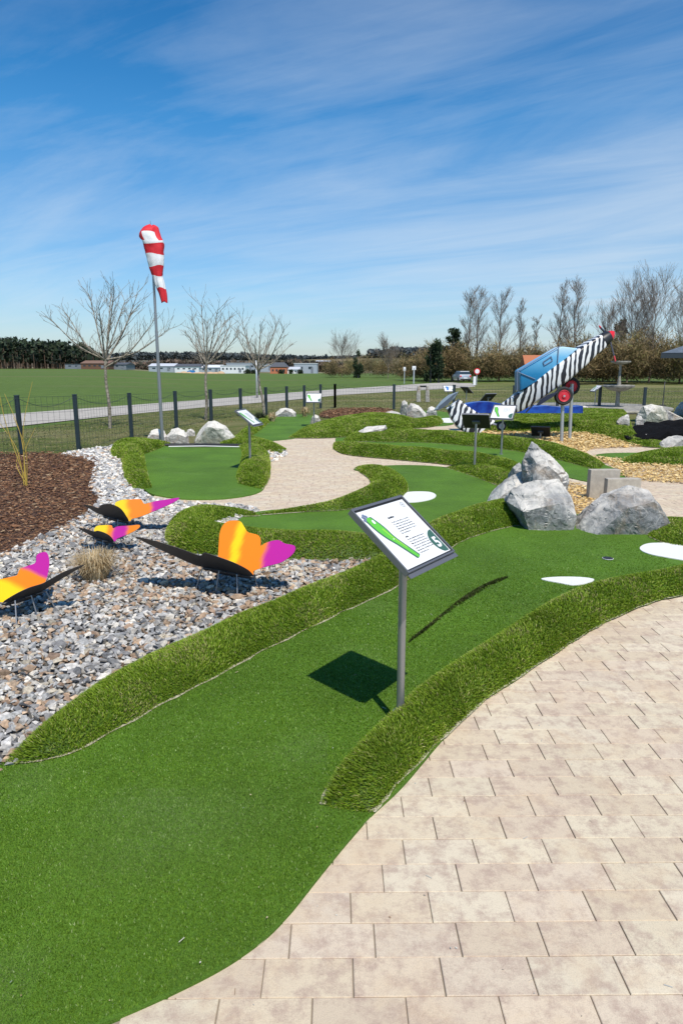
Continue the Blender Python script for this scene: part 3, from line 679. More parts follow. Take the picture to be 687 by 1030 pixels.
CH2 = wpoly([(566, 500), (566, 486), (590, 490), (610, 500), (600, 512), (580, 518)], n=4)
for a in (CH1, CH2): tag(sheet('chip_bed', None, -.003, mat('chip_bed', (.40, .27, .10), .95), res=1, poly=a), kind='structure')
scatter('wood_chips', [CH1, CH2], [], .026, .030, pal_f([(.66, .47, .20), (.74, .56, .28), (.54, .36, .14), (.78, .64, .38), (.40, .25, .10)], [.3, .26, .24, .12, .08]), M['chip'], CT, zr=(0, .035), far=.55, tilt=.45)

# rough grass blades on the verge close behind the fence
def rough_grass():
    poly = wpoly([(-300, 520), (-300, 460), (0, 433), (110, 420), (212, 410), (300, 403), (345, 398), (420, 395), (560, 392), (760, 392), (760, 412), (640, 414), (520, 413), (400, 418), (330, 422), (250, 420), (190, 440), (110, 452), (60, 458), (0, 458), (-120, 470)], n=2)
    xs = [p.x for p in poly]; ys = [p.y for p in poly]; X = RNG.uniform(min(xs), max(xs), 150000); Y = min(ys)+(max(ys)-min(ys))*RNG.random(150000)**1.3
    k = inpoly(X, Y, poly); X, Y = X[k], Y[k]; Pt = np.stack([X, Y, np.array([G(a, b) for a, b in zip(X, Y)])-.02], 1)
    pal = np.array([(.09, .135, .025), (.14, .17, .045), (.27, .235, .10), (.38, .32, .17)])
    def cm(n, Pt):
        f = np.array([noise.noise(Vector((p[0]*.35, p[1]*.35, 8))) for p in Pt]); g = np.clip(.5-f*.9, .1, .9)
        c = np.where((RNG.random(n) < g)[:, None], pal[RNG.integers(0, 2, n)], pal[RNG.integers(2, 4, n)]); return c*RNG.uniform(.7, 1.2, n)[:, None]
    V, Ft, C = blades(Pt, np.tile((0., 0., 1.), (len(Pt), 1)), np.linalg.norm(Pt, axis=1), cm, .9)
    tag(mesh_np('rough_grass', V, [Ft], M['leafv'], C), kind='stuff')
rough_grass()

# ------------------------------------------------------------------ boulders
def boulder(outline, Y, th, label, m='rock', seed=1, name='boulder', cuts=5, rough=.04, group=None):
    r = random.Random(seed); pts = [S(a, b, Y) for a, b in outline]
    c = sum(pts, Vector())/len(pts); bm = bmesh.new()
    zmin = min(p.z for p in pts); hgt = max(p.z for p in pts)-zmin
    for p in pts:
        bm.verts.new(p+Vector((0, r.uniform(-.12, .12)*th, 0)))
        for s in (-1, 1):
            k = r.uniform(.35, .92); q = c.lerp(p, k); q.y = Y+s*th*r.uniform(.36, .52)
            q.z = zmin+(q.z-zmin)*(.97 if q.z < zmin+.3*hgt else .9)
            bm.verts.new(q)
    for p in pts:
        if p.z < zmin+.25*hgt:
            for s in (-.5, .5): bm.verts.new((c.x+(p.x-c.x)*.85, Y+s*th*.85, min(p.z, 0)-.05))
    g = bmesh.ops.convex_hull(bm, input=bm.verts[:])
    bmesh.ops.delete(bm, geom=[x for x in g['geom_interior'] if isinstance(x, bmesh.types.BMVert)], context='VERTS')
    bmesh.ops.bevel(bm, geom=bm.edges[:], offset=.008*hgt, segments=1, affect='EDGES')
    bmesh.ops.triangulate(bm, faces=bm.faces[:])
    for _ in range(cuts-1):
        es = [e for e in bm.edges if e.calc_length() > .05*max(hgt, .25)]
        if not es: break
        bmesh.ops.subdivide_edges(bm, edges=es, cuts=1); bmesh.ops.triangulate(bm, faces=bm.faces[:])
    bm.normal_update(); R3 = Vector((seed*3.1, seed, 0)); am = rough*max(hgt, .3)
    mv_ = []
    for v in bm.verts:
        p = v.co*(1.5/max(hgt, .25)) + R3
        d = noise.fractal(p*2.6, .8, 2.1, 4)*.42+.55*(noise.cell(p*1.15)-.5)*.5+.7*(noise.cell(p*2.7+Vector((3, 1, 2)))-.5)*.35
        mv_.append((v, v.normal*d*am))
    for v, d in mv_: v.co += d
    o = bm_obj(name, bm, M[m], smooth=True, sharp=math.radians(9)); tag(o, label, 'boulder' if name == 'boulder' else 'rock', group); return o
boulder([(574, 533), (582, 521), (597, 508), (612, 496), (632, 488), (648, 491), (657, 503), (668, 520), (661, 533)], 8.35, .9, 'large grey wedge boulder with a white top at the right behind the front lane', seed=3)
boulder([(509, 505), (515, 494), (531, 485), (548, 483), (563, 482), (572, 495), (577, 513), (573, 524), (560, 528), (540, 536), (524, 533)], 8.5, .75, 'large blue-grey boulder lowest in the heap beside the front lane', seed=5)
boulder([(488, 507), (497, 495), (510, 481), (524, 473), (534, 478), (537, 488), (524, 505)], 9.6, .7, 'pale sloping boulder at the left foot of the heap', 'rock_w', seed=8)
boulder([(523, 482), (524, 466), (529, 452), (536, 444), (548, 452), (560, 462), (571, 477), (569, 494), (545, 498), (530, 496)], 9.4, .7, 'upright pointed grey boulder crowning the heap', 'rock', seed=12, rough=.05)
boulder([(512, 480), (515, 470), (522, 464), (528, 472), (525, 482)], 10.6, .35, 'small dark rock peeking out behind the pointed boulder', 'rock', seed=14, name='rock')
def rk(px0, px1, pyt, pyb, lab, m='rock_w', seed=1, th=None, shape=None):
    q = P((px0+px1)/2, pyb); w_ = px1-px0; h_ = pyb-pyt
    sh = shape or [(0, 1), (.06, .55), (.25, .12), (.5, 0), (.78, .15), (.95, .5), (1, 1)]
    return boulder([(px0+a*w_, pyt+b*h_) for a, b in sh], q.y+.15, th or w_/F*q.y*.7, lab, m, seed, 'rock', 4, .05)
rk(147, 170, 431, 446, 'reddish white rock left of the windsock pole', 'rock_w', 21)
rk(166, 191, 430, 446, 'pinkish pale rock right of the windsock pole foot', 'rock_w', 22)
rk(187, 197, 431, 438, 'small white stone between the pale rocks behind the windsock', 'rock_w', 23)
rk(195, 238, 422.5, 445, 'large rounded grey green rock behind the windsock green', 'rock_g', 24, shape=[(0, 1), (.08, .6), (.32, .05), (.5, 0), (.75, .25), (1, .75), (1, 1)])
rk(276, 299, 410, 419, 'flat grey rock behind the fence corner near the third bare tree', 'rock', 25)
rk(312, 323, 417, 427, 'small upright rock at the foot of the white sign', 'rock_w', 26)
rk(360, 389.5, 427, 441, 'white rock lying on the grass mound in the middle', 'rock_w', 27, shape=[(0, .5), (.3, .15), (.7, .1), (.95, 0), (1, .35), (.85, .8), (.6, 1), (.25, .9)])
rk(384, 404, 413, 420, 'low pale stone left of the jagged rock pair', 'rock_w', 28)
rk(401.5, 412, 402, 418, 'jagged brown grey rock beside the white one near the stone gate', 'rock', 29)
rk(407, 431, 405, 423, 'big white angular rock below the stone gate', 'rock_w', 30, shape=[(0, 1), (.05, .3), (.25, 0), (.6, .15), (.9, .6), (1, 1)])
rk(428, 440, 408.5, 419, 'grey rock right of the big white angular rock', 'rock', 31)
rk(619, 633.5, 415.5, 438, 'white slanting rock standing left of the black liner', 'rock_w', 33, shape=[(.25, 1), (0, .35), (.45, .1), (1, 0), (.95, .5), (.55, 1)])
rk(637, 647.5, 417, 432, 'pale upright stone under the left end of the arch rock', 'rock_w', 34)
rk(640, 671, 406.5, 427, 'large greenish rock above the black liner', 'rock_g', 35, shape=[(0, 1), (.04, .5), (.2, .08), (.45, 0), (.8, .1), (1, .5), (1, 1)])
rk(667, 695, 412, 426, 'grey slab rock sloping to the right behind the liner', 'rock', 36, shape=[(0, 1), (0, .2), (.1, 0), (.6, .5), (1, .9), (1, 1)])
rk(678, 700, 403, 417, 'pale rock at the right edge behind the grass patch', 'rock_w', 37)
rk(641, 657.5, 436.5, 444, 'low white rock at the lower edge of the black liner', 'rock_w', 38)
rk(661, 700, 437.5, 451, 'wide whitish rock at the right edge below the black liner', 'rock_w', 39)
rk(583, 592, 408, 412.5, 'small pale stones beside the blue basin', 'rock_w', 40)
# black pond liner
tag(sheet('pond_liner', [(627, 439), (640, 431), (665, 428), (700, 425), (760, 425), (760, 438), (700, 440), (665, 443), (645, 445), (630, 444)], .05, M['mat'], res=.25, n=5, H=lambda x, y: .16*noise.noise(Vector((x*2.6, y*2.0, 0)))+.05*noise.noise(Vector((x*7, y*5, 0)))+.12, thick=.15), 'crumpled black liner between the pale rocks at the right', 'pond liner')
# black rubber kerb and rim behind the windsock green
bm = bmesh.new(); a, b, c_ = P(146, 449), P(196, 448.5), P(248, 449)
for p_, q_ in ((a, b), (b, c_)): add_tube(bm, p_+Vector((0, 0, .03)), q_+Vector((0, 0, .03)), .035, n=8)
o = bm_obj('edge_strip', bm, M['black']); tag(o, 'black edging strip with a white rim behind the windsock green', 'edging')
bm = bmesh.new(); a, b, c_ = P(170, 450.3), P(205, 449.8), P(244, 450.6)
for p_, q_ in ((a, b), (b, c_)): add_tube(bm, p_+Vector((0, 0, .028)), q_+Vector((0, 0, .028)), .014, n=8)
bm_obj('rim', bm, M['edge'], o)

# ------------------------------------------------------------------ concrete blocks
def cblock(x0, x1, yt, yb, Y, lab, rz):
    a, b = S(x0, yb, Y), S(x1, yt, Y); bm = bmesh.new()
    z0 = 0 if a.z < .3 else 0
    w_ = b.x-a.x; add_box(bm, (0, 0, b.z/2-.01), (w_, .12, b.z+.02), bev=.008)
    o = bm_obj('concrete_block', bm, M['conc']); o.location = ((a.x+b.x)/2, Y, 0); o.rotation_euler = (0, 0, rz); tag(o, lab, 'concrete block'); return o
cblock(590, 622.5, 472, 501, 10.2, 'taller square concrete slab behind the wedge boulder', .06)
cblock(608, 643.5, 481, 494, 9.75, 'lower wide concrete slab in front of the taller one', .04)

# ------------------------------------------------------------------ information boards
def board(base, zb, zc, yaw, tilt, w_, h_, label, art=0, r=.022):
    t_ = empty('info_sign', (base.x, base.y, zb), yaw); tag(t_, label, 'sign', 'information boards on steel posts')
    ct, s_ = math.cos(tilt), math.sin(tilt); R = Matrix(((1, 0, 0), (0, ct, -s_), (0, s_, ct)))   # local: x right, y up the board, z out of its face
    C0 = Vector((0, 0, zc-zb))
    def loc(u, v, k=0.0): return C0+R @ Vector((u*w_, v*h_, k))
    bm = bmesh.new(); add_tube(bm, (0, 0, 0), (0, 0, zc-zb-.02), r, n=20); bm_obj('post', bm, M['steel'], t_, True, .7)
    bm = bmesh.new(); add_lathe(bm, [(r*1.9, 0), (r*1.9, .006), (r*1.2, .010)], (0, 0, .002), 20); bm_obj('foot_plate', bm, M['steel'], t_)
    bm = bmesh.new(); add_box(bm, loc(0, 0, -.012), (w_, h_, .024), R, .004); bm_obj('board_back', bm, M['backp'], t_)
    bm = bmesh.new(); add_box(bm, loc(0, -.0, -.042), (.14, .09, .034), R, .004); bm_obj('mounting_bracket', bm, M['frame'], t_)
    bm = bmesh.new(); e = .010
    for c, s3 in (((-.5, 0), (e, h_+.012, .034)), ((.5, 0), (e, h_+.012, .034)), ((0, .5), (w_-e-.003, e*1.6, .030)), ((0, -.5), (w_-e-.003, e, .030))):
        add_box(bm, loc(c[0], c[1], -.006), s3, R, .002)
    add_box(bm, loc(.03, -.5, .002)+R @ Vector((0, -.019, -.012)), (w_*1.05, .026, .004), R)
    bm_obj('board_frame', bm, M['frame'], t_)
    bm = bmesh.new(); add_box(bm, loc(0, -.008, .0025), (w_-.030, h_-.034, .003), R); bm_obj('board_face', bm, M['panel'], t_)
    k = [.0062]
    def shape(name, pts, m, k_, par=t_):
        bm = bmesh.new(); vs = [bm.verts.new(loc(u, v, k_)) for u, v in pts]; f = bm.faces.new(vs)
        bmesh.ops.triangulate(bm, faces=[f]); o = bm_obj(name, bm, m, par)
        return o
    # lane plan: a club-shaped green
    prof = [(-.375, .33, .038), (-.36, .27, .055), (-.335, .18, .066), (-.31, .08, .062), (-.285, -.01, .048), (-.25, -.09, .036), (-.215, -.17, .032), (-.18, -.25, .030), (-.145, -.33, .028), (-.125, -.375, .019)]
    def club(g):
        c = [Vector((a, b, 0)) for a, b, _ in prof]; Lp, Rp = [], []
        for i, (a, b, wd) in enumerate(prof):
            d = (c[min(i+1, len(c)-1)]-c[max(i-1, 0)]).normalized(); nrm = Vector((-d.y, d.x, 0)); Lp.append(c[i]+nrm*(wd+g)); Rp.append(c[i]-nrm*(wd+g))
        q = spline([v[:] for v in Lp+Rp[::-1]], 3); return [(v.x, v.y) for v in q]
    if art == 2:
        shape('plan_drawing', [(-.30, .30), (-.1, .34), (.0, .1), (-.05, -.3), (-.25, -.34), (-.22, 0)], M['blu'], .0050)
    else:
        shape('plan_outline', club(.022), M['g2'], .0048); shape('plan_green', club(.0), M['g1'], .0056)
    if art == 1:
        shape('plan_highlight', [(-.31, .13), (-.29, .14), (-.255, .0), (-.20, -.14), (-.17, -.22), (-.19, -.21), (-.235, -.10), (-.28, .02)], M['g3'], .0062)
        for (u, v, s2) in ((-.335, .26, .038), (-.27, -.045, .016)):
            shape('plan_tee', [(u+math.cos(q)*s2*.55, v+math.sin(q)*s2*(1.5 if s2 > .03 else 1)*.6) for q in np.linspace(0, 2*math.pi, 13)[:-1]], M['wht'], .0066)
        for u, v in ((-.43, .36), (-.40, .385), (-.375, .36), (-.415, .335), (-.44, .31)):
            shape('plan_rock', [(u+math.cos(q)*.022*(1+.25*math.sin(3*q)), v+math.sin(q)*.024) for q in np.linspace(0, 2*math.pi, 8)[:-1]], M['g4'], .0060)
        # crest in the upper corner: small drawn star inside two rings
        bm = bmesh.new()
        def ln(p, q, wd):
            p, q = loc(*p, .0050), loc(*q, .0050); dv = (q-p); nr = (R @ Vector((0, 0, 1))).cross(dv).normalized()*wd
            bm.faces.new([bm.verts.new(x) for x in (p-nr, q-nr, q+nr, p+nr)])
        cx_, cy_ = .385, .375
        for i in range(6):
            a1, a2 = i*math.pi/3, (i+1)*math.pi/3
            ln((cx_+.040*math.cos(a1), cy_+.045*math.sin(a1)), (cx_+.040*math.cos(a2), cy_+.045*math.sin(a2)), .0008)
            ln((cx_, cy_), (cx_+.03*math.cos(a1), cy_+.034*math.sin(a1)), .0006)
        bm_obj('emblem', bm, M['ink'], t_)
    # printed text: heading and two paragraphs of fine word strokes
    rr = random.Random(5)
    def para(u0, u1, v0, rows, dv, hgt, name, ragged=True, wordw=(.012, .045), sl=0.0):
        bm = bmesh.new()
        for i in range(rows):
            u = u0; end = u1-(rr.random()*.05 if ragged else 0)
            if i == rows-1: end = u0+(u1-u0)*.55
            while u < end:
                wv = min(rr.uniform(*wordw), end-u)
                if wv < .005: break
                # each word is a run of short upright strokes
                nl = max(1, int(wv/.008)); 
                for q in range(nl):
                    ua = u+q*wv/nl; ub = ua+wv/nl*.72; v = v0-i*dv; hh = hgt*rr.choice([.62, .62, .7, 1.0])
                    bm.faces.new([bm.verts.new(loc(x, y, .0049)) for x, y in ((ua, v), (ub, v), (ub, v+hh), (ua, v+hh))])
                u += wv+.009
        bm_obj(name, bm, M['ink'], t_)
    if art == 1:
        para(-.06, .16, .235, 1, .1, .034, 'heading', False, (.20, .22)); para(-.06, .30, .165, 6, .037, .017, 'text_block'); para(-.06, .05, -.085, 1, .1, .022, 'heading', False, (.10, .11)); para(-.06, .30, -.125, 7, .037, .017, 'text_block')
    elif art: para(-.02, .32, .25, 5, .07, .03, 'text_block')
    else: para(-.02, .32, .22, 6, .07, .03, 'text_block')
    # dark green half disc with the lane number
    cxh, cyh = .445, -.32
    ell = [(.453+.175*math.cos(q), -.285+.19*math.sin(q)) for q in np.linspace(math.pi*.5, math.pi*1.40, 14)]
    sh = shape('number_badge', [(u, max(v, -.455)) for u, v in ell]+[(.453, -.455)], M['g2'], .0052)
    if art == 1:
        fc = D.curves.new('n', 'FONT'); fc.body = '5'; fc.size = .095; fc.align_x = 'CENTER'; fc.align_y = 'CENTER'; fc.offset = .003
        fo = D.objects.new('n', fc); COL.objects.link(fo); dg = bpy.context.evaluated_depsgraph_get(); me = D.meshes.new_from_object(fo.evaluated_get(dg))
        D.objects.remove(fo); me.materials.clear(); me.materials.append(M['wht']); o = D.objects.new('badge_number', me); COL.objects.link(o); o.parent = t_
        o.matrix_local = Matrix.Translation(loc(.372, -.30, .0062)) @ R.to_4x4()
    return t_
R_ = math.radians
sb = Vector((.328, 3.5, 0))
board(sb, .10, 1.137, R_(54.1), R_(38.3), .485, .43, 'large white board numbered five with a green lane plan, on a post in the foreground', 1)
def bd(px, py, pyc, yaw, lab, art=0, zb=.10, Y=None):
    q = P(px, py, zb); c = S(px, pyc, q.y); board(q, zb, c.z, R_(yaw), R_(38), .49, .43, lab, art)
bd(252, 469, 419.5, 76, 'pale tilted board seen nearly edge on beside the windsock green')
bd(316, 428, 400, -3, 'white board with a green plan facing the camera before the far fence', 0, .05)
bd(477, 470, 423, 161, 'dark back of a board standing on the berm at the corner of the middle green')
bd(503.8, 457, 414.3, -27, 'white board with a green stripe standing in front of the striped plane', 3)
bd(543, 443, 433.5, 158, 'low dark back of a board at the edge of the wood chips under the plane', 0, .0)
bd(490, 419, 399.3, 204, 'dark back of a board in front of the blue basin')
bd(468.5, 412, 392, 125, 'dark board seen edge on, left of the blue basin', 0, .0)
bd(450.5, 410, 390.6, 8, 'distant white board with a blue drawing near the road', 2, .0)
bd(597.5, 411, 390.5, -82, 'small pale board seen edge on left of the fountain', 0, .0)

# ------------------------------------------------------------------ windsock
wb = P(164, 448); wt = S(154.2, 232, wb.y)
root = empty('windsock', wb); tag(root, 'red and white striped windsock hanging limp from a tall steel pole', 'windsock')
Hp = wt.z; lean = Vector((wt.x-wb.x, 0, 0)); tilt = Vector((0, 0, 0))
bm = bmesh.new(); add_tube(bm, (0, 0, 0), (0, 0, Hp*.55), .045, .038, 16); add_tube(bm, (0, 0, Hp*.55), (0, 0, Hp+.05), .034, .026, 16); bm_obj('pole', bm, M['steel'], root, True, .7)
bm = bmesh.new(); add_tube(bm, (0, 0, Hp+.05), (0, 0, Hp+.22), .008, .006, 6); bm_obj('pole_tip', bm, M['steel'], root)
bm = bmesh.new(); add_box(bm, (0, 0, .008), (.26, .26, .016), bev=.003)
for a_ in (-1, 1):
    for b_ in (-1, 1): add_tube(bm, (a_*.1, b_*.1, .01), (a_*.1, b_*.1, .04), .012, n=6)
bm_obj('base_plate', bm, M['steel'], root)
# sock: tube swept along a drooping spine; (centre px, py, half width px)
spine = [(152.6, 226.5, 2.0), (151.2, 229, 6.6), (150.2, 233, 9.0), (151.3, 239, 10.2), (154.0, 244, 9.8), (155.2, 250, 8.8), (156.2, 256, 8.0), (157.3, 262, 7.6), (158.1, 268, 6.6), (158.6, 274, 5.4), (159.4, 279, 4.6), (161.0, 285, 4.7), (162.6, 290, 4.3), (164.0, 296, 3.8), (165.4, 303, 3.0), (165.5, 304, 2.6)]
sy = wb.y-.16; ring = []; nn_ = 28
bm = bmesh.new(); nsub = 4; sp_ = spline([(a, b, c) for a, b, c in spine], nsub, False)
for i, v in enumerate(sp_):
    c = S(v.x, v.y, sy)-Vector(wb); r = v.z/F*sy; rg = []
    for k in range(nn_):
        a_ = 2*math.pi*k/nn_; q = 1+.10*math.sin(3*a_+i*.12)+.06*math.sin(7*a_+i*.3)+.05*noise.noise(Vector((a_, i*.3, 0)))
        rg.append(bm.verts.new(c+Vector((math.cos(a_)*r*q, math.sin(a_)*r*.8*q, .02*math.sin(2*a_+i*.5)))))
    ring.append(rg)
def stripe(py):
    return 0 if py < 233.5 else 1 if py < 244.5 else 0 if py < 255.7 else 1 if py < 267.3 else 0 if py < 277.7 else 1 if py < 289 else 0
for i in range(len(ring)-1):
    for k in range(nn_):
        f = bm.faces.new((ring[i][k], ring[i][(k+1) % nn_], ring[i+1][(k+1) % nn_], ring[i+1][k]))
        py = sp_[i].y; s_ = stripe(py)
        a_ = 2*math.pi*(k+.5)/nn_
        if 233.5 <= py < 242 and (math.cos(a_) < -.45): s_ = 0
        if 233.5 <= py < 242 and (math.cos(a_) > .78): s_ = 0
        f.material_index = s_
bm.faces.new(ring[0][::-1]); o = bm_obj('sock', bm, [M['red'], M['wht']], root, True)
bm = bmesh.new(); c = S(150.8, 236, sy)-Vector(wb)
prev = None
for k in range(25):
    a_ = 2*math.pi*k/24; q = c+Vector((math.cos(a_)*.19, math.sin(a_)*.14, .02*math.cos(a_)))
    if prev: add_tube(bm, prev, q, .012, n=6, cap=False)
    prev = q
bm_obj('hoop', bm, M['black'], root)
root.rotation_euler = (0, 0, 0)

# ------------------------------------------------------------------ butterflies
def butterfly(R1, R0, zr, outline, out2, dih, stops, gdir, label, side=1, mdih=None, squash=1.0):
    """R1 rear and R0 front end of the body (bearings), outline = bearings of the near-facing coloured wing"""
    r1, r0 = P(*R1, zr), P(*R0, zr); c = (r1+r0)/2; ax = (r0-r1).normalized(); perp = Vector((ax.y, -ax.x, 0))*side   # coloured side
    root = empty('butterfly', (c.x, c.y, 0)); tag(root, label, 'butterfly', 'metal butterflies standing in the gravel')
    u = perp*math.cos(dih)+Vector((0, 0, math.sin(dih))); nrm = ax.cross(u).normalized()
    def outl(outline, u, nrm):
        uv = []
        for px, py in outline:
            r = ray(px, py); o_ = Vector((0, 0, CH)); k = (c-o_).dot(nrm)/r.dot(nrm); p = o_+r*k-c
            uv.append((max(p.dot(u), 0.012), p.dot(ax)))
        return [(v.x, v.y) for v in spline([(a, b, 0) for a, b in uv], 5)]
    uv = outl(outline, u, nrm)
    mx = max(a for a, b in uv); gg = [a*gdir[0]+b*gdir[1] for a, b in uv]; g0, g1 = min(gg), max(gg)
    def wing(dirv, name, uv):
        mx = max(a for a, b in uv)
        v2 = [Vector(p) for p in uv]; N = len(v2); X, Y = np.meshgrid(np.arange(0, mx, .03), np.arange(-1, 1, .03)); X = X.ravel(); Y = Y.ravel()
        k = inpoly(X, Y, v2); pts = v2+[Vector((a, b)) for a, b in zip(X[k], Y[k])]
        vo, _, fo, *_ = delaunay_2d_cdt(pts, [(i, (i+1) % N) for i in range(N)], [], 1, 1e-5)
        base = Vector((c.x, c.y, zr))-Vector((c.x, c.y, 0)); up = dirv.cross(ax); up = up if up.z > 0 else -up
        T, Bt, C = [], [], []
        for p in vo:
            curl = -.10*(p.x/mx)**2*mx*.5
            q = base+dirv*p.x+ax*p.y+up*curl; T.append(q+up*.002); Bt.append(q-up*.002)
            g = (p.x*gdir[0]+p.y*gdir[1]); g = max(0, min(1, (g-g0)/(g1-g0)+.035*noise.noise(Vector((p.x*9, p.y*9, 0)))))
            for i in range(len(stops)-1):
                if stops[i][0] <= g <= stops[i+1][0]:
                    f = (g-stops[i][0])/(stops[i+1][0]-stops[i][0]); f = max(0, min(1, (f-.5)*1.7+.5)); f = f*f*(3-2*f); C.append(np.array(stops[i][1])*(1-f)+np.array(stops[i+1][1])*f); break
            else: C.append(np.array(stops[-1][1]))
        n0 = len(vo); tri = [tuple(f) for f in fo if len(f) == 3]; bt = [tuple(i+n0 for i in f[::-1]) for f in tri]
        # border
        from collections import Counter
        ec = Counter(); 
        for f in tri:
            for i in range(3): ec[tuple(sorted((f[i], f[(i+1) % 3])))] += 1
        rim = [(a, b, b+n0, a+n0) for (a, b), q in ec.items() if q == 1]
        return mesh_np(name, T+Bt, [np.array(tri), np.array(bt), np.array(rim)], [M['wing'], M['dkwing']], np.array(C+C), root, [0]*len(tri)+[1]*len(bt)+[1]*len(rim))
    wing(u, 'coloured_wing', uv); tc_ = Vector((-c.x, -c.y, CH-zr)); md = math.atan2(tc_.z, -(perp.x*tc_.x+perp.y*tc_.y))+(mdih if mdih is not None else R_(4))
    u2 = -perp*math.cos(md)+Vector((0, 0, math.sin(md))); wing(u2, 'raised_wing', outl(out2, u2, ax.cross(u2).normalized()))
    l = (r0-r1).length; bm = bmesh.new(); b0 = Vector((0, 0, zr)); q = ax.to_track_quat('Z', 'Y').to_matrix()
    add_lathe(bm, [(.004, -.62*l), (.018, -.5*l), (.026, -.2*l), (.030, .1*l), (.028, .4*l), (.016, .5*l), (.024, .56*l), (.022, .62*l), (.006, .67*l)], b0, 12, q); bm_obj('body', bm, M['black'], root, True)
    bm = bmesh.new()
    for s in (-1, 1):
        p0 = b0+ax*.6*l; p1 = p0+ax*.14+perp*s*.06+Vector((0, 0, .10)); add_tube(bm, p0, p1, .003, n=5); add_tube(bm, p1, p1+ax*.06+perp*s*.05+Vector((0, 0, .01)), .003, n=5)
    bm_obj('antennae', bm, M['black'], root)
    for s in (-1, 1):
        for k in (-.3, .05, .38):
            bm = bmesh.new(); p0 = b0+ax*k*l; p1 = p0+perp*s*.10+ax*k*.12+Vector((0, 0, .035)); p2 = p0+perp*s*.15+ax*k*.25; p2.z = .005
            add_tube(bm, p0, p1, .0055, n=6); add_tube(bm, p1, p2, .0055, n=6); bm_obj('leg', bm, M['steel'], root)
    return root
YE, OR, MA = (.86, .60, .008), (.84, .23, .008), (.47, .018, .29)
butterfly((251, 580), (211, 572), .17, [(213, 571), (219, 562), (220, 548), (220.5, 537), (223, 528), (229, 522.8), (240, 522.8), (245, 529), (249, 534.5), (258, 537), (261.5, 541), (262, 547.5), (262.5, 548.5), (268, 545), (279, 542.5), (286, 546), (296, 548.5), (295, 556), (284, 565), (271, 569), (256, 574), (251, 580)], [(211, 572.5), (196, 568), (178, 560), (158, 550), (143, 541), (139, 537), (158, 541.5), (180, 549), (198, 556.5), (203, 557.5), (207, 554), (222, 559), (240, 567), (252, 575), (251, 580)], R_(48),
          [(0, OR), (.16, OR), (.27, YE), (.38, OR), (.60, OR), (.70, MA), (1, MA)], (.25, -1.0), 'largest butterfly with an orange wing turning magenta, in front of the rounded berm', 1, R_(17))
butterfly((129, 525), (108, 520), .16, [(108, 519.5), (115, 510), (116, 506), (118, 504), (124, 502), (131, 501.7), (141, 501.5), (145, 506), (150, 505), (157, 503), (168, 501), (178, 499), (179.5, 500), (173, 505), (157, 513), (142, 519.5), (133, 522), (129, 525)], [(108, 520), (97, 515.5), (90, 511), (85, 507.5), (92, 508.2), (99.6, 510.5), (102, 507.5), (108, 505.3), (115, 505.8), (122, 510), (127, 518), (129, 525)], R_(32),
          [(0, YE), (.2, YE), (.38, OR), (.56, OR), (.68, MA), (1, MA)], (.8, -.6), 'farthest butterfly with a long magenta wing tip at the edge of the bark mulch', 1, R_(20))
butterfly((114, 545.5), (97, 541), .13, [(97, 541), (95, 533.5), (97.5, 529), (104, 528), (112, 528), (114, 531), (119, 529), (131, 528), (139.5, 527), (140, 530), (134, 534.5), (126, 538.5), (118, 542), (114, 545.5)], [(97, 541), (88, 536.5), (80, 531), (88, 531.6), (95, 534), (100, 533), (108, 536), (113, 541), (114, 545.5)], R_(36),
          [(0, YE), (.22, YE), (.36, OR), (.48, MA), (.66, MA), (.8, OR), (1, OR)], (.7, -.7), 'smallest butterfly, between the dry grass tuft and the farthest butterfly', 1, R_(20))
butterfly((6, 607), (38, 597), .15, [(5, 606), (-14, 600), (-22, 592), (-8, 584), (0, 582.5), (14, 579.5), (18, 578), (21, 572), (28, 569), (36.5, 565.5), (38, 558), (43, 555), (48.5, 555.5), (50.5, 565), (48.5, 578), (45, 587), (40, 596)], [(38, 597), (52, 588.5), (66, 579), (84, 566), (66, 572), (50, 582), (42, 586.5), (28, 591), (13, 599), (5, 606)], R_(58),
          [(0, YE), (.24, YE), (.40, OR), (.55, OR), (.68, MA), (1, MA)], (.85, .75), 'butterfly cut by the left edge with a yellow, orange and magenta wing', -1, R_(17))
# dry grass tuft
def tuft(px, py, h, wd, n_, lab, cols, name='grass_tuft'):
    b = P(px, py); V = []; Fq = []; C = []
    for i in range(n_):
        a = random.uniform(0, 2*math.pi); r = wd*.25*random.random()**.5; q = Vector((b.x+r*math.cos(a), b.y+r*math.sin(a), -.01))
        a2 = a+random.gauss(0, .7); out = Vector((math.cos(a2), math.sin(a2), 0)); sp_ = random.random()**.7*wd*.6; hh = h*random.uniform(.5, 1.05)*(1-.3*sp_/wd)
        s = out.cross(Vector((0, 0, 1)))*.0028*max(1, b.y/6); k = len(V); col = np.array(random.choice(cols))*random.uniform(.7, 1.2)
        pr = [q, q+out*sp_*.25+Vector((0, 0, hh*.55)), q+out*sp_*.75+Vector((0, 0, hh*.95)), q+out*sp_*1.15+Vector((0, 0, hh*random.uniform(.6, .95)))]
        for j, p_ in enumerate(pr[:3]): V += [p_-s*(1-.25*j), p_+s*(1-.25*j)]; C += [col, col]
        V.append(pr[3]); C.append(col); Fq += [(k, k+1, k+3), (k, k+3, k+2), (k+2, k+3, k+5), (k+2, k+5, k+4), (k+4, k+5, k+6)]
    return tag(mesh_np(name, V, [np.array(Fq)], M['leafv'], C), lab, 'grass tuft')
STR = [(.58, .44, .25), (.48, .35, .18), (.66, .54, .34), (.36, .25, .13)]
tuft(97, 583, .34, .42, 900, 'dry straw coloured grass tuft in the gravel between the butterflies', STR)
tuft(307, 419, .42, .35, 200, 'dry reed tuft left of the far white sign', STR)
tuft(274, 424, .4, .3, 160, 'dry brown tuft beside the third bare tree', STR)
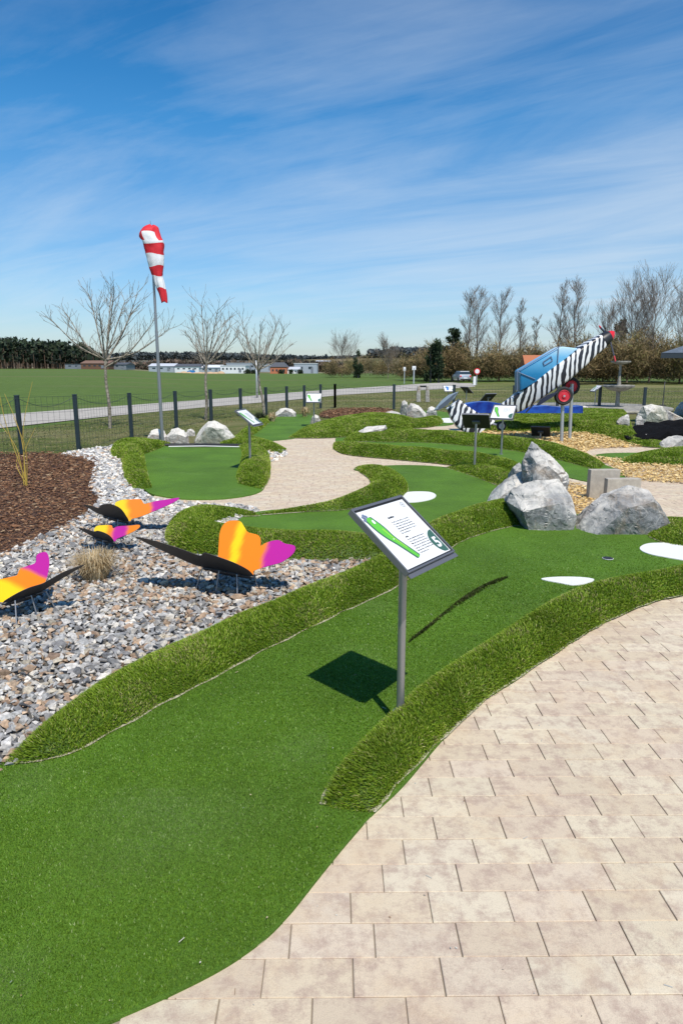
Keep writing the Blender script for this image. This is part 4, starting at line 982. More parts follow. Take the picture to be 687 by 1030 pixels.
tuft(262, 424, .4, .4, 200, 'dark green small conifer tuft at the foot of the third bare tree', [(.03, .05, .02), (.05, .06, .03)])

# yellow osier shrub
ob = P(27, 489); root = empty('osier_shrub', ob); tag(root, 'sparse shrub of thin yellow twigs growing in the bark mulch', 'shrub')
for i, (tx, ty) in enumerate([(-6, 352), (5, 396), (33, 384), (14, 420), (36, 430), (-4, 420), (20, 455)]):
    bm = bmesh.new(); e = S(tx, ty, ob.y+random.uniform(-.3, .3))-Vector(ob); m_ = e*.5+Vector(((.10 if i % 2 else -.1), 0, .05)); pp = spline([(random.uniform(-.05, .05), 0, 0), m_[:], e[:]], 6, False)
    for a, b in zip(pp, pp[1:]):
        k = a.z/max(e.z, .1); add_tube(bm, a, b, .008*(1-.6*k), .008*(1-.6*min(1, b.z/max(e.z, .1))), n=6, cap=False)
    bm_obj('stem', bm, M['osier'], root)

# ------------------------------------------------------------------ fence
fp = [(-95, 500, 401), (-40, 474, 400), (23, 458, 398.5), (79.7, 452, 397.5), (133, 440, 396), (178, 430.5, 394), (212.8, 422.5, 392.3), (242.6, 418, 391.2), (267.9, 419-2, 390), (288.7, 413.5, 389), (306.3, 411.5, 388), (322.6, 410.5, 387), (337, 410, 386.5)]
fq = [(337, 410, 386.5), (396, 411.5, 387), (456, 411, 387.5), (516, 411, 388), (560, 411, 388.5), (602, 411, 389), (647, 410.5, 390), (700, 411, 390)]
def fence(rows, label, lab2=None):
    pos = [P(a, b) for a, b, _ in rows]; hs = [S(a, t_, q.y).z for (a, b, t_), q in zip(rows, pos)]
    root = empty('wire_fence', pos[0]); tag(root, label, 'fence'); o0 = Vector(pos[0])
    for q, h in zip(pos, hs):
        bm = bmesh.new(); w_ = max(.085, min(.12, q.y*.0046)); add_box(bm, q-o0+Vector((0, 0, h/2)), (w_, w_, h), bev=.006); bm_obj('post', bm, M['fence'], root)
        bm = bmesh.new(); add_box(bm, q-o0+Vector((0, 0, h+.012)), (w_+.01, w_+.01, .02), bev=.004); bm_obj('post_cap', bm, M['fence'], root)
    for (a, ha), (b, hb) in zip(zip(pos, hs), list(zip(pos, hs))[1:]):
        bm = bmesh.new(); nv = int((b-a).length/.14); wr = .0028
        for k in range(8):
            z = (k/7)*.96+.02; add_tube(bm, a-o0+Vector((0, 0, ha*z)), b-o0+Vector((0, 0, hb*z)), wr, n=4, cap=False)
        for k in range(1, nv):
            f = k/nv; p_ = (a-o0).lerp(b-o0, f); add_tube(bm, p_+Vector((0, 0, .03)), p_+Vector((0, 0, (ha*(1-f)+hb*f)*.98)), wr, n=3, cap=False)
        # slack tension wire
        sg = [(a-o0).lerp(b-o0, f)+Vector((0, 0, (ha*(1-f)+hb*f)*(.97-.16*math.sin(math.pi*f)))) for f in np.linspace(0, 1, 9)]
        for p_, q_ in zip(sg, sg[1:]): add_tube(bm, p_, q_, .0055, n=4, cap=False)
        bm_obj('mesh_panel', bm, M['wire'], root)
fence(fp, 'dark wire mesh fence with square posts along the left side of the course')
fence(fq, 'dark wire mesh fence running across behind the course and the plane')

# ------------------------------------------------------------------ trees
class TB:
    def __init__(s): s.V = []; s.F = []
    def seg(s, a, b, ra, rb, n):
        d = b-a
        if d.length < 1e-5: return
        q = d.to_track_quat('Z', 'Y'); k = len(s.V)
        for p, r in ((a, ra), (b, rb)):
            for i in range(n):
                t_ = 2*math.pi*i/n; s.V.append(p+q @ Vector((math.cos(t_)*r, math.sin(t_)*r, 0)))
        for i in range(n): s.F.append((k+i, k+(i+1) % n, k+n+(i+1) % n, k+n+i))
def grow(tb, p, d, ln, r, depth, R, kids, spread, up, n, rmin):
    segs = 4 if depth > 1 else 3; q = p; dd = d.normalized(); r_ = r
    for i in range(segs):
        dd = (dd+Vector((R.gauss(0, .11), R.gauss(0, .11), R.gauss(0, .07)+up*.07))).normalized(); e = q+dd*ln/segs; r2 = max(rmin, r*(1-.65*(i+1)/segs))
        tb.seg(q, e, r_, r2, n); 
        if depth > 0:
            for _ in range(kids[0] if i < segs-1 else kids[1]):
                if i == 0 and R.random() < .5: continue
                ax = Vector((R.gauss(0, 1), R.gauss(0, 1), R.gauss(0, .3))).normalized(); nd = (dd*math.cos(spread)+ax*math.sin(spread)*R.uniform(.6, 1.1)+Vector((0, 0, up*.22))).normalized()
                grow(tb, e, nd, ln*R.uniform(.45, .72), max(rmin, r2*.62), depth-1, R, kids, spread, up, max(3, n-1), rmin)
        q, r_ = e, r2
def young_tree(px, py, fork_py, tips, seed, label, nb=9, slant=0):
    R = random.Random(seed); b = P(px, py); root = empty('young_tree', b); tag(root, label, 'tree', 'young bare trees by the fence')
    fz = S(px, fork_py, b.y).z; tb = TB(); q = Vector((0, 0, -.05)); r = .060; top = Vector((slant, 0, fz))
    pp = spline([q[:], (top*.33+Vector((.03, 0, 0)))[:], (top*.66+Vector((-.03, .02, 0)))[:], top[:]], 4, False)
    for i, (a, c) in enumerate(zip(pp, pp[1:])): tb.seg(a, c, r*(1-.03*i), r*(1-.03*(i+1)), 9)
    mesh_np('trunk', tb.V, [np.array(tb.F)], M['bark'], parent=root, smooth=True)
    tb = TB()
    for k, (tx, ty) in enumerate(tips):
        e = S(px+slant+(tx-px)*.88, fork_py+(ty-fork_py)*.86, b.y+R.uniform(-1.1, 1.1))-b; st = top*(1-.10*R.random()*(k % 3)); mid = st.lerp(e, .5)+Vector((0, 0, -.10*(e-st).length if abs(e.x) > .8 else 0)); pp = spline([st[:], mid[:], e[:]], 5, False); n_ = len(pp)
        for i, (a, c) in enumerate(zip(pp, pp[1:])):
            f = i/n_; f2 = (i+1)/n_; tb.seg(a, c, .032*(1-.80*f), .032*(1-.80*f2), 6)
            if i >= 1:
                for _ in range(1 if i < 5 else 2):
                    ax = Vector((R.gauss(0, 1), R.gauss(0, 1), R.uniform(-.1, 1.0))).normalized(); dd = ((c-a).normalized()*.75+ax*.75).normalized()
                    grow(tb, c, dd, (e-st).length*R.uniform(.16, .34)*(1.15-.5*f), .012*(1-.5*f), 1, R, (1, 1), .6, .5, 4, .0048)
    mesh_np('crown', tb.V, [np.array(tb.F)], M['bark'], parent=root, smooth=True); return root
young_tree(111, 430, 362, [(43, 314), (62, 309), (88, 288), (98, 300), (112, 287), (116, 281), (128, 293), (143, 283), (160, 318), (178, 326), (76, 341), (135, 310)], 3, 'bare tree with the widest crown, left of the windsock pole')
young_tree(207, 422, 366, [(187, 333), (192, 315), (202, 299), (209, 318), (221, 303), (229, 316), (241, 335), (236, 318), (196, 345)], 9, 'slim bare tree between the windsock and the boulder, middle of three', slant=.12)
young_tree(266, 419, 372, [(234, 328), (240, 312), (246, 332), (262, 322), (271, 335), (289, 325), (293, 346), (281, 318), (256, 345)], 17, 'bare tree at the fence corner with a forked crown', slant=-.2)

def big_tree(px, py, Y, top, wpx, seed, label, name='bare_tree', lean=0, depth=3):
    R = random.Random(seed); b = S(px, py, Y); b.z = G(b.x, Y); H_ = S(px, top, Y).z-b.z; W_ = wpx/F*Y; root = empty(name, b); tag(root, label, 'tree', 'bare trees rising from the thicket')
    tb = TB(); q = Vector((0, 0, -.2)); r = H_*.013; N = 9; ax = []
    for i in range(N):
        e = Vector((lean*(i+1)/N+R.gauss(0, .12), R.gauss(0, .12), H_*(i+1)/N)); ax.append((q, e, r*(1-i/N*.9), r*(1-(i+1)/N*.9))); q = e
    for a, e, r1, r2 in ax: tb.seg(a, e, r1, r2, 7)
    mesh_np('trunk', tb.V, [np.array(tb.F)], M['bark_d'], parent=root, smooth=True); tb = TB()
    for i, (a, e, r1, r2) in enumerate(ax):
        if i < 2: continue
        f = i/N
        for k in range(4):
            t_ = R.uniform(0, 2*math.pi); L_ = W_*.90*(1.1-f*.65)*R.uniform(.6, 1.25); d = Vector((math.cos(t_), math.sin(t_), R.uniform(1.0, 2.6))).normalized()
            grow(tb, a.lerp(e, R.random()), d, L_, max(.032, r2*.45), depth-1, R, (2, 3), .50, .5, 3, .010)
    mesh_np('crown', tb.V, [np.array(tb.F)], M['bark_d'], parent=root); return root
for a in [(470, 384, 122, 300, 16, 41, 'bare tall tree left of the taller pair above the thicket'), (478, 384, 125, 302, 20, 42, 'bare tree with a dense crown directly above the small road sign'), (501, 384, 120, 300, 20, 43, 'bare tall tree with pale trunk right of the road sign'),
          (521, 383, 128, 305, 11, 44, 'slender birch like bare tree left of the blue plane cabin'), (536, 383, 135, 322, 9, 45, 'small slender bare tree just left of the cabin top'), (560, 384, 105, 292, 17, 46, 'bare tree behind the cabin, left one of the tall pair'),
          (574, 384, 104, 292, 22, 47, 'tallest bare tree behind the striped fuselage'), (630, 384, 100, 309, 40, 48, 'broad bare tree above the fountain'), (652, 384, 98, 304, 42, 49, 'broad bare tree at the right above the brown thicket'), (683, 384, 96, 312, 34, 50, 'bare tree at the right edge above the grey roof'), (606, 384, 108, 322, 22, 53, 'lower bare tree behind the propeller'),
          (344, 382, 190, 349, 20, 51, 'distant round bare tree left of the evergreen'), (390, 384, 150, 352, 18, 52, 'bare bushy tree left of the pale field marker')]:
    big_tree(*a[:6], a[6])

def leafclump(name, specs, cols, nper, size, stuff=True, label=None, cat=None, stretch=1.6, m='leafv'):
    """specs: (centre, rx, ry, rz)"""
    Vs = []; Cs = []
    cols = np.array(cols)
    for c, rx, ry, rz in specs:
        n_ = int(nper*max(.3, rx*rz/4)); d = RNG.normal(0, 1, (n_, 3)); d /= np.linalg.norm(d, axis=1)[:, None]; r = RNG.random(n_)**.45
        p = d*r[:, None]*np.array([rx, ry, rz])+np.array(c)
        a = RNG.normal(0, 1, (n_, 3)); a /= np.linalg.norm(a, axis=1)[:, None]; b = RNG.normal(0, 1, (n_, 3)); b[:, 2] *= stretch; b /= np.linalg.norm(b, axis=1)[:, None]
        s = size*RNG.uniform(.5, 1.5, n_)[:, None]; Vs.append(np.stack([p-a*s*.5, p+a*s*.5, p+b*s*stretch], 1).reshape(-1, 3))
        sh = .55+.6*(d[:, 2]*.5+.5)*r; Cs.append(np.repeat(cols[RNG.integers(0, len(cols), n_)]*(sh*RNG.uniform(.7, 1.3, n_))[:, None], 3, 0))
    V = np.concatenate(Vs); F_ = np.arange(len(V)).reshape(-1, 3)
    return mesh_np(name, V, [F_], M[m], np.concatenate(Cs))
# brown thicket: twigs massed
sp_ = []
R = random.Random(3)
def band(x0, x1, topf, basepy, Y0, Y1, n_):
    for _ in range(n_):
        px = R.uniform(x0, x1); Y = R.uniform(Y0, Y1); q = S(px, 380, Y); zb = G(q.x, Y); zt = S(px, topf(px)+R.uniform(-3, 5), Y).z; h = zt-zb; hh = R.uniform(.35, 1)*h
        sp_.append(((q.x, Y, zb+hh*.55), R.uniform(1.2, 2.6), 1.6, hh*.5))
band(405, 430, lambda x: 352, 384, 115, 135, 26); band(428, 556, lambda x: 344+3*math.sin(x*.2), 384, 105, 125, 150); band(556, 760, lambda x: 330-4*math.sin(x*.11)+(6 if x < 590 else 0), 384, 85, 118, 260); band(325, 405, lambda x: 356, 382, 170, 200, 55)
BR = [(.17, .12, .062), (.22, .155, .075), (.27, .185, .085), (.14, .125, .05), (.20, .185, .065), (.10, .078, .048)]
def twigs(name, specs, cols, dens, wd, ln):
    Vs = []; Cs = []; cols = np.array(cols)
    for c, rx, ry, rz in specs:
        n_ = int(dens*rx*rz); d = RNG.normal(0, 1, (n_, 3)); d /= np.linalg.norm(d, axis=1)[:, None]; r = RNG.random(n_)**.5; p = d*r[:, None]*np.array([rx, ry, rz])+np.array(c)
        u = RNG.normal(0, .7, (n_, 3)); u[:, 2] = RNG.uniform(-.25, 1.0, n_); u /= np.linalg.norm(u, axis=1)[:, None]; L_ = ln*RNG.uniform(.4, 1.3, n_)[:, None]
        s = RNG.normal(0, 1, (n_, 3)); s[:, 2] *= .2; s /= np.linalg.norm(s, axis=1)[:, None]; w_ = wd*RNG.uniform(.5, 1.4, n_)[:, None]
        Vs.append(np.stack([p-s*w_, p+s*w_, p+u*L_], 1).reshape(-1, 3)); base = cols[RNG.integers(0, len(cols))]
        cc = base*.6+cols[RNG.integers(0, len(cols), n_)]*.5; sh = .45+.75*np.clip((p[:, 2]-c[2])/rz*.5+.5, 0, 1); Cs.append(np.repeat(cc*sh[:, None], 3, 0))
    V = np.concatenate(Vs); o = mesh_np(name, V, [np.arange(len(V)).reshape(-1, 3)], M['leafv'], np.concatenate(Cs)); return tag(o, kind='stuff')
twigs('thicket', sp_, BR, 85, .050, .95)
# evergreens
def pine(px, Y, top, crown0, wpx, seed, label, col=((.028, .050, .022), (.045, .070, .030), (.018, .034, .016)), nc=12, base=None):
    R = random.Random(seed); q = S(px, 380, Y); zb = G(q.x, Y); zt = S(px, top, Y).z; zc = S(px, crown0, Y).z; W_ = wpx/F*Y/2
    root = empty('pine_tree', (q.x, Y, zb)); tag(root, label, 'tree', 'evergreens at the edge of the thicket'); tb = TB(); N = 6; p = Vector((0, 0, -.3))
    for i in range(N):
        e = Vector((R.gauss(0, .15), 0, (zt-zb)*.95*(i+1)/N)); tb.seg(p, e, .20*(1-i/N*.8), .20*(1-(i+1)/N*.8), 6); p = e
    mesh_np('trunk', tb.V, [np.array(tb.F)], M['bark_d'], parent=root)
    sp = []
    for k in range(nc):
        f = R.random(); z = (zc-zb)+(zt-zc)*f; rr = W_*(1-.55*f); a = R.uniform(0, 6.28); sp.append(((math.cos(a)*rr*.65, math.sin(a)*rr*.6, z), W_*.42, W_*.42, (zt-zc)*.11+.25))
    o = leafclump('crown', sp, col, 520, .22); o.parent = root
pine(455, 112, 332, 352, 22, 5, 'open crowned pine standing above the left end of the thicket', nc=12)
pine(441, 100, 344, 379, 16, 6, 'dark bushy evergreen at the left end of the thicket', nc=14, )
pine(433, 101, 349, 380, 13, 7, 'low dark evergreen left of the open crowned pine', nc=10)
pine(360, 165, 355, 378, 12, 8, 'dark green evergreen standing alone in the middle distance', nc=12)
pine(620, 112, 322, 345, 16, 9, 'dark ivy covered evergreen crown behind the fountain', nc=9, col=((.04, .05, .025), (.06, .06, .03)))
# pine wood at the far left and wooded ridges
def wood(name, rows, colr, trunkc=None, sz=1.0):
    Vs = []; Cs = []; R = random.Random(11)
    for (x, y, zb, h, w_) in rows:
        n_ = 34; f = RNG.random(n_); z = zb+h*(.28+.72*f); rr = w_*(1.05-f*.85); a = RNG.uniform(0, 6.28, n_); p = np.stack([x+np.cos(a)*rr*RNG.random(n_), y+np.sin(a)*rr, z], 1)
        s = w_*.55*RNG.uniform(.5, 1.2, n_)[:, None]; a1 = RNG.normal(0, 1, (n_, 3)); b1 = RNG.normal(0, 1, (n_, 3)); a1 /= np.linalg.norm(a1, axis=1)[:, None]; b1 /= np.linalg.norm(b1, axis=1)[:, None]
        Vs.append(np.stack([p-a1*s, p+a1*s, p+b1*s*1.3+np.array([0, 0, .3])], 1).reshape(-1, 3)); cc = np.array(colr)[RNG.integers(0, len(colr), n_)]*(.5+.8*f)[:, None]*R.uniform(.7, 1.25); Cs.append(np.repeat(cc, 3, 0))
        tw = w_*.10; q = np.array([[x-tw, y-w_*.3, zb-1], [x+tw, y-w_*.3, zb-1], [x+tw*.6, y-w_*.3, zb+h*.7], [x-tw, y-w_*.3, zb-1], [x+tw*.6, y-w_*.3, zb+h*.7], [x-tw*.6, y-w_*.3, zb+h*.7]]); Vs.append(q); Cs.append(np.tile(trunkc or colr[0], (6, 1)))
    V = np.concatenate(Vs); tag(mesh_np(name, V, [np.arange(len(V)).reshape(-1, 3)], M['leafv'], np.concatenate(Cs)), kind='stuff')
R = random.Random(2); rows = []
for _ in range(560):
    px = R.uniform(-160, 104); Y = R.uniform(430, 520); q = S(px, 370, Y); topy = (339+max(0, px-20)*.10+max(0, px-85)*.45)+R.uniform(0, 6)
    zb = G(q.x, Y)-.5; rows.append((q.x, Y, zb, max(5, S(px, topy, Y).z-zb), R.uniform(2.2, 4.0)))
wood('pine_wood', rows, [(.022, .036, .022), (.034, .052, .028), (.045, .055, .030), (.018, .026, .020)], (.11, .075, .055))
def ridge(name, x0, x1, f, Y, col, kind='structure', dp=400, base=-20):
    V = []; Fq = []; N = 90
    for i in range(N+1):
        px = x0+(x1-x0)*i/N; t_ = S(px, f(px), Y)
        for k, (dz, dy) in enumerate(((base-t_.z, -dp), ((base-t_.z)*.45, -dp*.55), (0, 0), (-4, 300))): V.append((t_.x*(Y+dy)/Y, Y+dy, t_.z+dz))
    for i in range(N):
        for k in range(3): Fq.append((i*4+k, (i+1)*4+k, (i+1)*4+k+1, i*4+k+1))
    m = mat(name+'_cover', rough=1, spec=0); n = NT(m); c = n.ramp(n.noise(.006, 6, .7, vec=n.scale(n.pos(), 1, 1, 5)), [(.36, tuple(.7*x for x in col[0])), (.52, col[0]), (.62, col[1])]); n.col(c)
    tag(mesh_np(name, V, [np.array(Fq)], m, smooth=True), kind=kind)
ridge('hills', -250, 1000, lambda x: 357.5-1.5*math.sin(x*.011+1)+1.0*math.sin(x*.03), 1900, ((.105, .115, .110), (.20, .175, .12)))  # haze of distance is mixed into the cover colours
ridge('near_hills', 250, 900, lambda x: 361.5-1.2*math.sin(x*.02), 1000, ((.12, .115, .065), (.24, .19, .12)), dp=260)
ridge('near_rise', -300, 330, lambda x: 364.5-.8*math.sin(x*.03), 800, ((.085, .070, .052), (.13, .10, .07)), dp=200)
rows = []
for _ in range(1200):
    px = R.uniform(370, 470) if R.random() < .4 else R.uniform(-40, 380); Y = R.uniform(1500, 1700)
    ty = (350.5 if px > 392 else 352.5 if px > 372 else 358-3.0*math.exp(-((px-190)/90)**2)+(1.5 if px > 250 else 0))+R.uniform(0, 2.0); q = S(px, 362, Y); rows.append((q.x, Y, q.z, max(5, S(px, ty, Y).z-q.z), R.uniform(7, 12)))
wood('distant_forest', rows, [(.055, .070, .078), (.070, .085, .090), (.085, .090, .085)], (.08, .08, .08))  # blue-grey tree colours carry the haze of distance
rows = []
for _ in range(420):
    px = R.uniform(100, 345); Y = R.uniform(600, 700); q = S(px, 372, Y); ty = 363.5+1.2*math.sin(px*.06)+R.uniform(0, 2.5); rows.append((q.x, Y, q.z-3, max(3, S(px, ty, Y).z-q.z+3), R.uniform(3, 5)))
wood('brown_copse', rows, [(.12, .085, .065), (.10, .08, .06), (.15, .11, .08), (.07, .07, .05)], (.1, .08, .07))

# ------------------------------------------------------------------ far buildings
B_ = {'w': mat('white_cladding', (.74, .75, .77), .5), 'g': mat('grey_cladding', (.34, .38, .43), .5), 'b': mat('timber_cladding', (.15, .075, .045), .8), 'r': mat('roof_dark', (.085, .09, .10), .7), 'br': mat('orange_render', (.50, .17, .085), .85), 'rf': mat('roof_red', (.20, .12, .085), .85),
      'gl': mat('window_glass', (.03, .045, .06), .15), 'lg': mat('light_roof', (.55, .57, .60), .6), 'sand': mat('sand_heap', (.52, .36, .22), .95), 'tarp': mat('blue_tarp', (.03, .20, .50), .6), 'dw': mat('door_grey', (.18, .20, .23), .6)}
def house(x0, x1, yt, yb, Y, label, wm, rm, roof='flat', depth=18, name='warehouse', nwin=5, eave=.62, door=True):
    a = S(x0, yb, Y); b = S(x1, yt, Y); w_ = b.x-a.x; H_ = b.z-a.z; root = empty(name, ((a.x+b.x)/2, Y, a.z)); tag(root, label, 'building')
    hw = H_*(eave if roof != 'flat' else .93); bm = bmesh.new(); add_box(bm, (0, depth/2, hw/2-.5), (w_, depth, hw+1)); bm_obj('wall', bm, wm, root)
    bm = bmesh.new(); o_ = .4
    if roof == 'flat': add_box(bm, (0, depth/2, hw+H_*.035+.01), (w_+.5, depth+.5, H_*.07))
    else:
        if roof == 'hip': i_ = w_*.25; j_ = depth*.3
        else: i_ = -.0; j_ = depth*.5
        if roof == 'front':
            pr = [(-w_/2-o_, -o_, hw), (w_/2+o_, -o_, hw), (0, -o_, H_)]; add_slab(bm, pr, (0, depth+2*o_, 0))
        else:
            vs = [bm.verts.new(v) for v in [(-w_/2-o_, -o_, hw), (w_/2+o_, -o_, hw), (w_/2+o_, depth+o_, hw), (-w_/2-o_, depth+o_, hw), (-w_/2-o_+i_, j_, H_), (w_/2+o_-i_, j_, H_), (w_/2+o_-i_, depth-j_+.01, H_), (-w_/2-o_+i_, depth-j_+.01, H_)]]
            for f in ((0, 1, 5, 4), (1, 2, 6, 5), (2, 3, 7, 6), (3, 0, 4, 7), (4, 5, 6, 7), (3, 2, 1, 0)): bm.faces.new([vs[i] for i in f])
    bm_obj('roof', bm, rm, root)
    for k in range(nwin):
        u = -w_/2+w_*(k+.7)/(nwin+.4); bm = bmesh.new(); add_box(bm, (u, -.04, hw*.55), (w_/(nwin+1)*.5, .08, hw*.28)); bm_obj('window', bm, B_['gl'], root)
    if door: bm = bmesh.new(); add_box(bm, (w_*.28, -.06, hw*.30), (w_*.10, .1, hw*.6)); bm_obj('door', bm, B_['dw'], root)
    return root
house(150, 175, 365.5, 373, 430, 'grey and white hall at the left end of the far row', B_['g'], B_['lg'], 'gable', nwin=3)
house(176, 200, 366, 373.3, 425, 'white low shed behind the sand heap', B_['w'], B_['r'], 'gable', nwin=4)
house(201, 222, 367, 374, 430, 'white hall right of the sand heap', B_['g'], B_['w'], 'gable', nwin=3)
house(222, 247, 367.5, 374.6, 428, 'long white hall left of the dark bushes', B_['w'], B_['lg'], 'flat', nwin=6)
house(228, 258, 365, 372, 470, 'grey industrial hall behind the long white hall', B_['g'], B_['lg'], 'flat', nwin=4)
house(272, 288.5, 364.5, 376.5, 395, 'orange house with a dark hipped roof between the bushes', B_['br'], B_['r'], 'hip', 14, 'house', 4)
house(289, 301, 369, 376, 400, 'small white annex right of the orange house', B_['w'], B_['lg'], 'gable', nwin=2)
house(296, 319, 365.3, 375, 430, 'large grey hall with flat roof at the right of the far row', B_['g'], B_['lg'], 'flat', nwin=2)
house(255, 276, 366, 372.5, 480, 'pale grey hall behind the orange house', B_['g'], B_['lg'], 'flat', nwin=3)
house(82, 109, 362.5, 370.5, 420, 'brown timber barn in front of the pine wood', B_['b'], B_['rf'], 'gable', nwin=5, name='barn')
house(66, 82, 366, 370.4, 425, 'low grey open shed left of the brown barn', B_['dw'], B_['r'], 'flat', nwin=2, name='shed')
house(109, 127, 364.5, 370.3, 430, 'dark roofed shed right of the brown barn', B_['dw'], B_['r'], 'gable', nwin=3, name='shed')
house(530, 548, 357, 374, 101, 'house with an orange tiled roof behind the thicket and the plane', mat('pale_render', (.55, .5, .42), .9), mat('tile_roof', (.42, .15, .07), .85), 'gable', 3, 'house', 3, .25, False)
house(318, 333, 362.5, 368, 700, 'far pale building on the slope right of the grey hall', B_['w'], B_['lg'], 'gable', nwin=2)
bm = bmesh.new()
for k in range(9):
    q = S(180+k*5.3, 376.3, 405); bmesh.ops.create_icosphere(bm, subdivisions=2, radius=1, matrix=Matrix.Translation(q) @ Matrix.Diagonal((2.6, 2, 1.1+.6*random.random(), 1)))
o = bm_obj('sand_heap', bm, B_['sand'], smooth=True); tag(o, 'long low sand heap in front of the white sheds', 'sand heap')
q = S(192, 376, 404); bm = bmesh.new(); add_slab(bm, [(-2.4, 0, 0), (2.4, 0, 0), (2.0, 0, 1.7), (-.4, 0, 2.1), (-1.9, 0, 1.5)], (0, 3, 0)); o = bm_obj('tarpaulin_stack', bm, B_['tarp']); o.location = q; tag(o, 'blue tarpaulin covered stack on the sand heap', 'tarpaulin')
for i, (px, w_) in enumerate([(249, 5), (256, 5), (283, 5), (293, 3.4), (302, 4)]):
    q = S(px, 376.5, 385); o = leafclump('bush', [((0, 0, 1.2), w_*.42, 1.5, 1.5)], [(.02, .036, .018), (.035, .05, .025)], 420, .5); o.location = q
    tag(o, ['round dark bush leftmost below the grey halls', 'second dark bush from the left below the grey halls', 'dark bush in front of the orange house', 'small dark bush right of the orange house', 'last dark bush before the large grey hall'][i], 'bush')
# lamp pole, marker, road sign, car
q = P(258.8, 400); bm = bmesh.new(); h = S(258.8, 371, q.y).z; h2 = S(258.8, 362, q.y).z; add_tube(bm, (0, 0, 0), (0, 0, h2), .07, .05, 10); o = bm_obj('metal_pole', bm, M['galv'], smooth=True); o.location = q; tag(o, 'plain galvanised pole by the road beside the third bare tree', 'pole')
for (px, pb, pt, w_, lab) in ((406.5, 386, 369, .1, 'white topped marker post left of the thicket'), (416, 386, 368, .16, 'pale grey marker post nearer the thicket')):
    q = P(px, pb); zt = S(px, pt, q.y).z-q.z; root = empty('marker_post', q); tag(root, lab, 'post'); bm = bmesh.new(); add_box(bm, (0, 0, zt*.45), (w_, w_, zt*.9), bev=.01); bm_obj('post', bm, M['galv'], root)
    bm = bmesh.new(); add_box(bm, (0, -.03, zt*.88), (w_*3, .04, zt*.22), bev=.01); bm_obj('plate', bm, M['wht'], root)
q = P(479, 387.5); root = empty('road_sign', q); tag(root, 'round road sign with a red ring beside the parked car', 'road sign'); zc = S(479, 373.5, q.y).z-q.z
bm = bmesh.new(); add_tube(bm, (0, 0, 0), (0, 0, zc+.3), .05, n=8); bm_obj('post', bm, M['galv'], root); RX = Matrix.Rotation(math.pi/2, 3, 'X')
bm = bmesh.new(); add_lathe(bm, [(.36, 0), (.36, .03)], (0, -.06, zc), 24, RX); bm_obj('ring', bm, M['red'], root)
bm = bmesh.new(); add_lathe(bm, [(.25, 0), (.25, .02)], (0, -.095, zc), 24, RX); bm_obj('disc', bm, M['wht'], root)
bm = bmesh.new(); add_box(bm, (-.25, 0, .5), (.30, .25, 1.0), bev=.03); bm_obj('bollard_base', bm, M['wht'], root)
def car(px, py, Y):
    b = S(px, py, Y); root = empty('parked_car', b, R_(8)); tag(root, 'silver hatchback seen from behind on the road in front of the thicket', 'car')
    paint = mat('silver_paint', (.50, .52, .55), .3, .5); st = [(-.2, 1.0), (.0, 1.0)]
    secs = [(-1.95, .35, .78, .70), (-1.85, .25, .98, .84), (-1.0, .22, 1.0, .87), (.9, .22, .98, .87), (1.6, .25, .86, .84), (2.0, .35, .66, .70)]
    bm = bmesh.new(); prev = None
    def ring_(y, z0, z1, hw, top=1.0):
        return [bm.verts.new(v) for v in ((-hw, y, z0+.12), (-hw*.93, y, z0), (hw*.93, y, z0), (hw, y, z0+.12), (hw, y, z1-.2), (hw*.95, y, z1), (-hw*.95, y, z1), (-hw, y, z1-.2))]
    for y, z0, z1, hw in secs:
        r = ring_(y, z0, z1, hw)
        if prev: [bm.faces.new((prev[i], prev[(i+1) % 8], r[(i+1) % 8], r[i])) for i in range(8)]
        else: bm.faces.new(r[::-1])
        prev = r
    bm.faces.new(prev); bm_obj('body', bm, paint, root, True, .6)
    def cab(z0, z1, m, name, g):
        bm = bmesh.new(); lo_ = [(-.80-g, -1.85-g), (.80+g, -1.85-g), (.80+g, .95+g), (-.80-g, .95+g)]; hi = [(-.62-g, -1.45-g), (.62+g, -1.45-g), (.62+g, .25+g), (-.62-g, .25+g)]
        def at_(t_): return [(a[0]+(b[0]-a[0])*t_, a[1]+(b[1]-a[1])*t_, .97+.48*t_) for a, b in zip(lo_, hi)]
        A, B = [bm.verts.new(v) for v in at_(z0)], [bm.verts.new(v) for v in at_(z1)]
        bm.faces.new(B); bm.faces.new(A[::-1]); [bm.faces.new((A[i], A[(i+1) % 4], B[(i+1) % 4], B[i])) for i in range(4)]; bm_obj(name, bm, m, root)
    cab(0, .88, B_['gl'], 'windows', 0); cab(.86, 1, paint, 'roof', .012)
    for sx in (-1, 1):
        for y in (-1.25, 1.3):
            bm = bmesh.new(); add_lathe(bm, [(.2, -.09), (.31, -.09), (.32, -.05), (.32, .05), (.31, .09), (.2, .09)], (sx*.78, y, .31), 20, Matrix.Rotation(math.pi/2, 3, 'Y')); wv = bm_obj('wheel', bm, M['rubber'], root)
        bm = bmesh.new(); add_box(bm, (sx*.68, -1.93, .78), (.22, .08, .22), bev=.02); bm_obj('tail_light', bm, M['red'], root)
    bm = bmesh.new(); add_box(bm, (0, -1.955, .52), (.52, .03, .12)); bm_obj('number_plate', bm, M['wht'], root)
    bm = bmesh.new(); add_box(bm, (0, -1.96, .34), (1.5, .08, .16), bev=.03); bm_obj('bumper', bm, M['black'], root)
car(463.5, 383.8, 98)

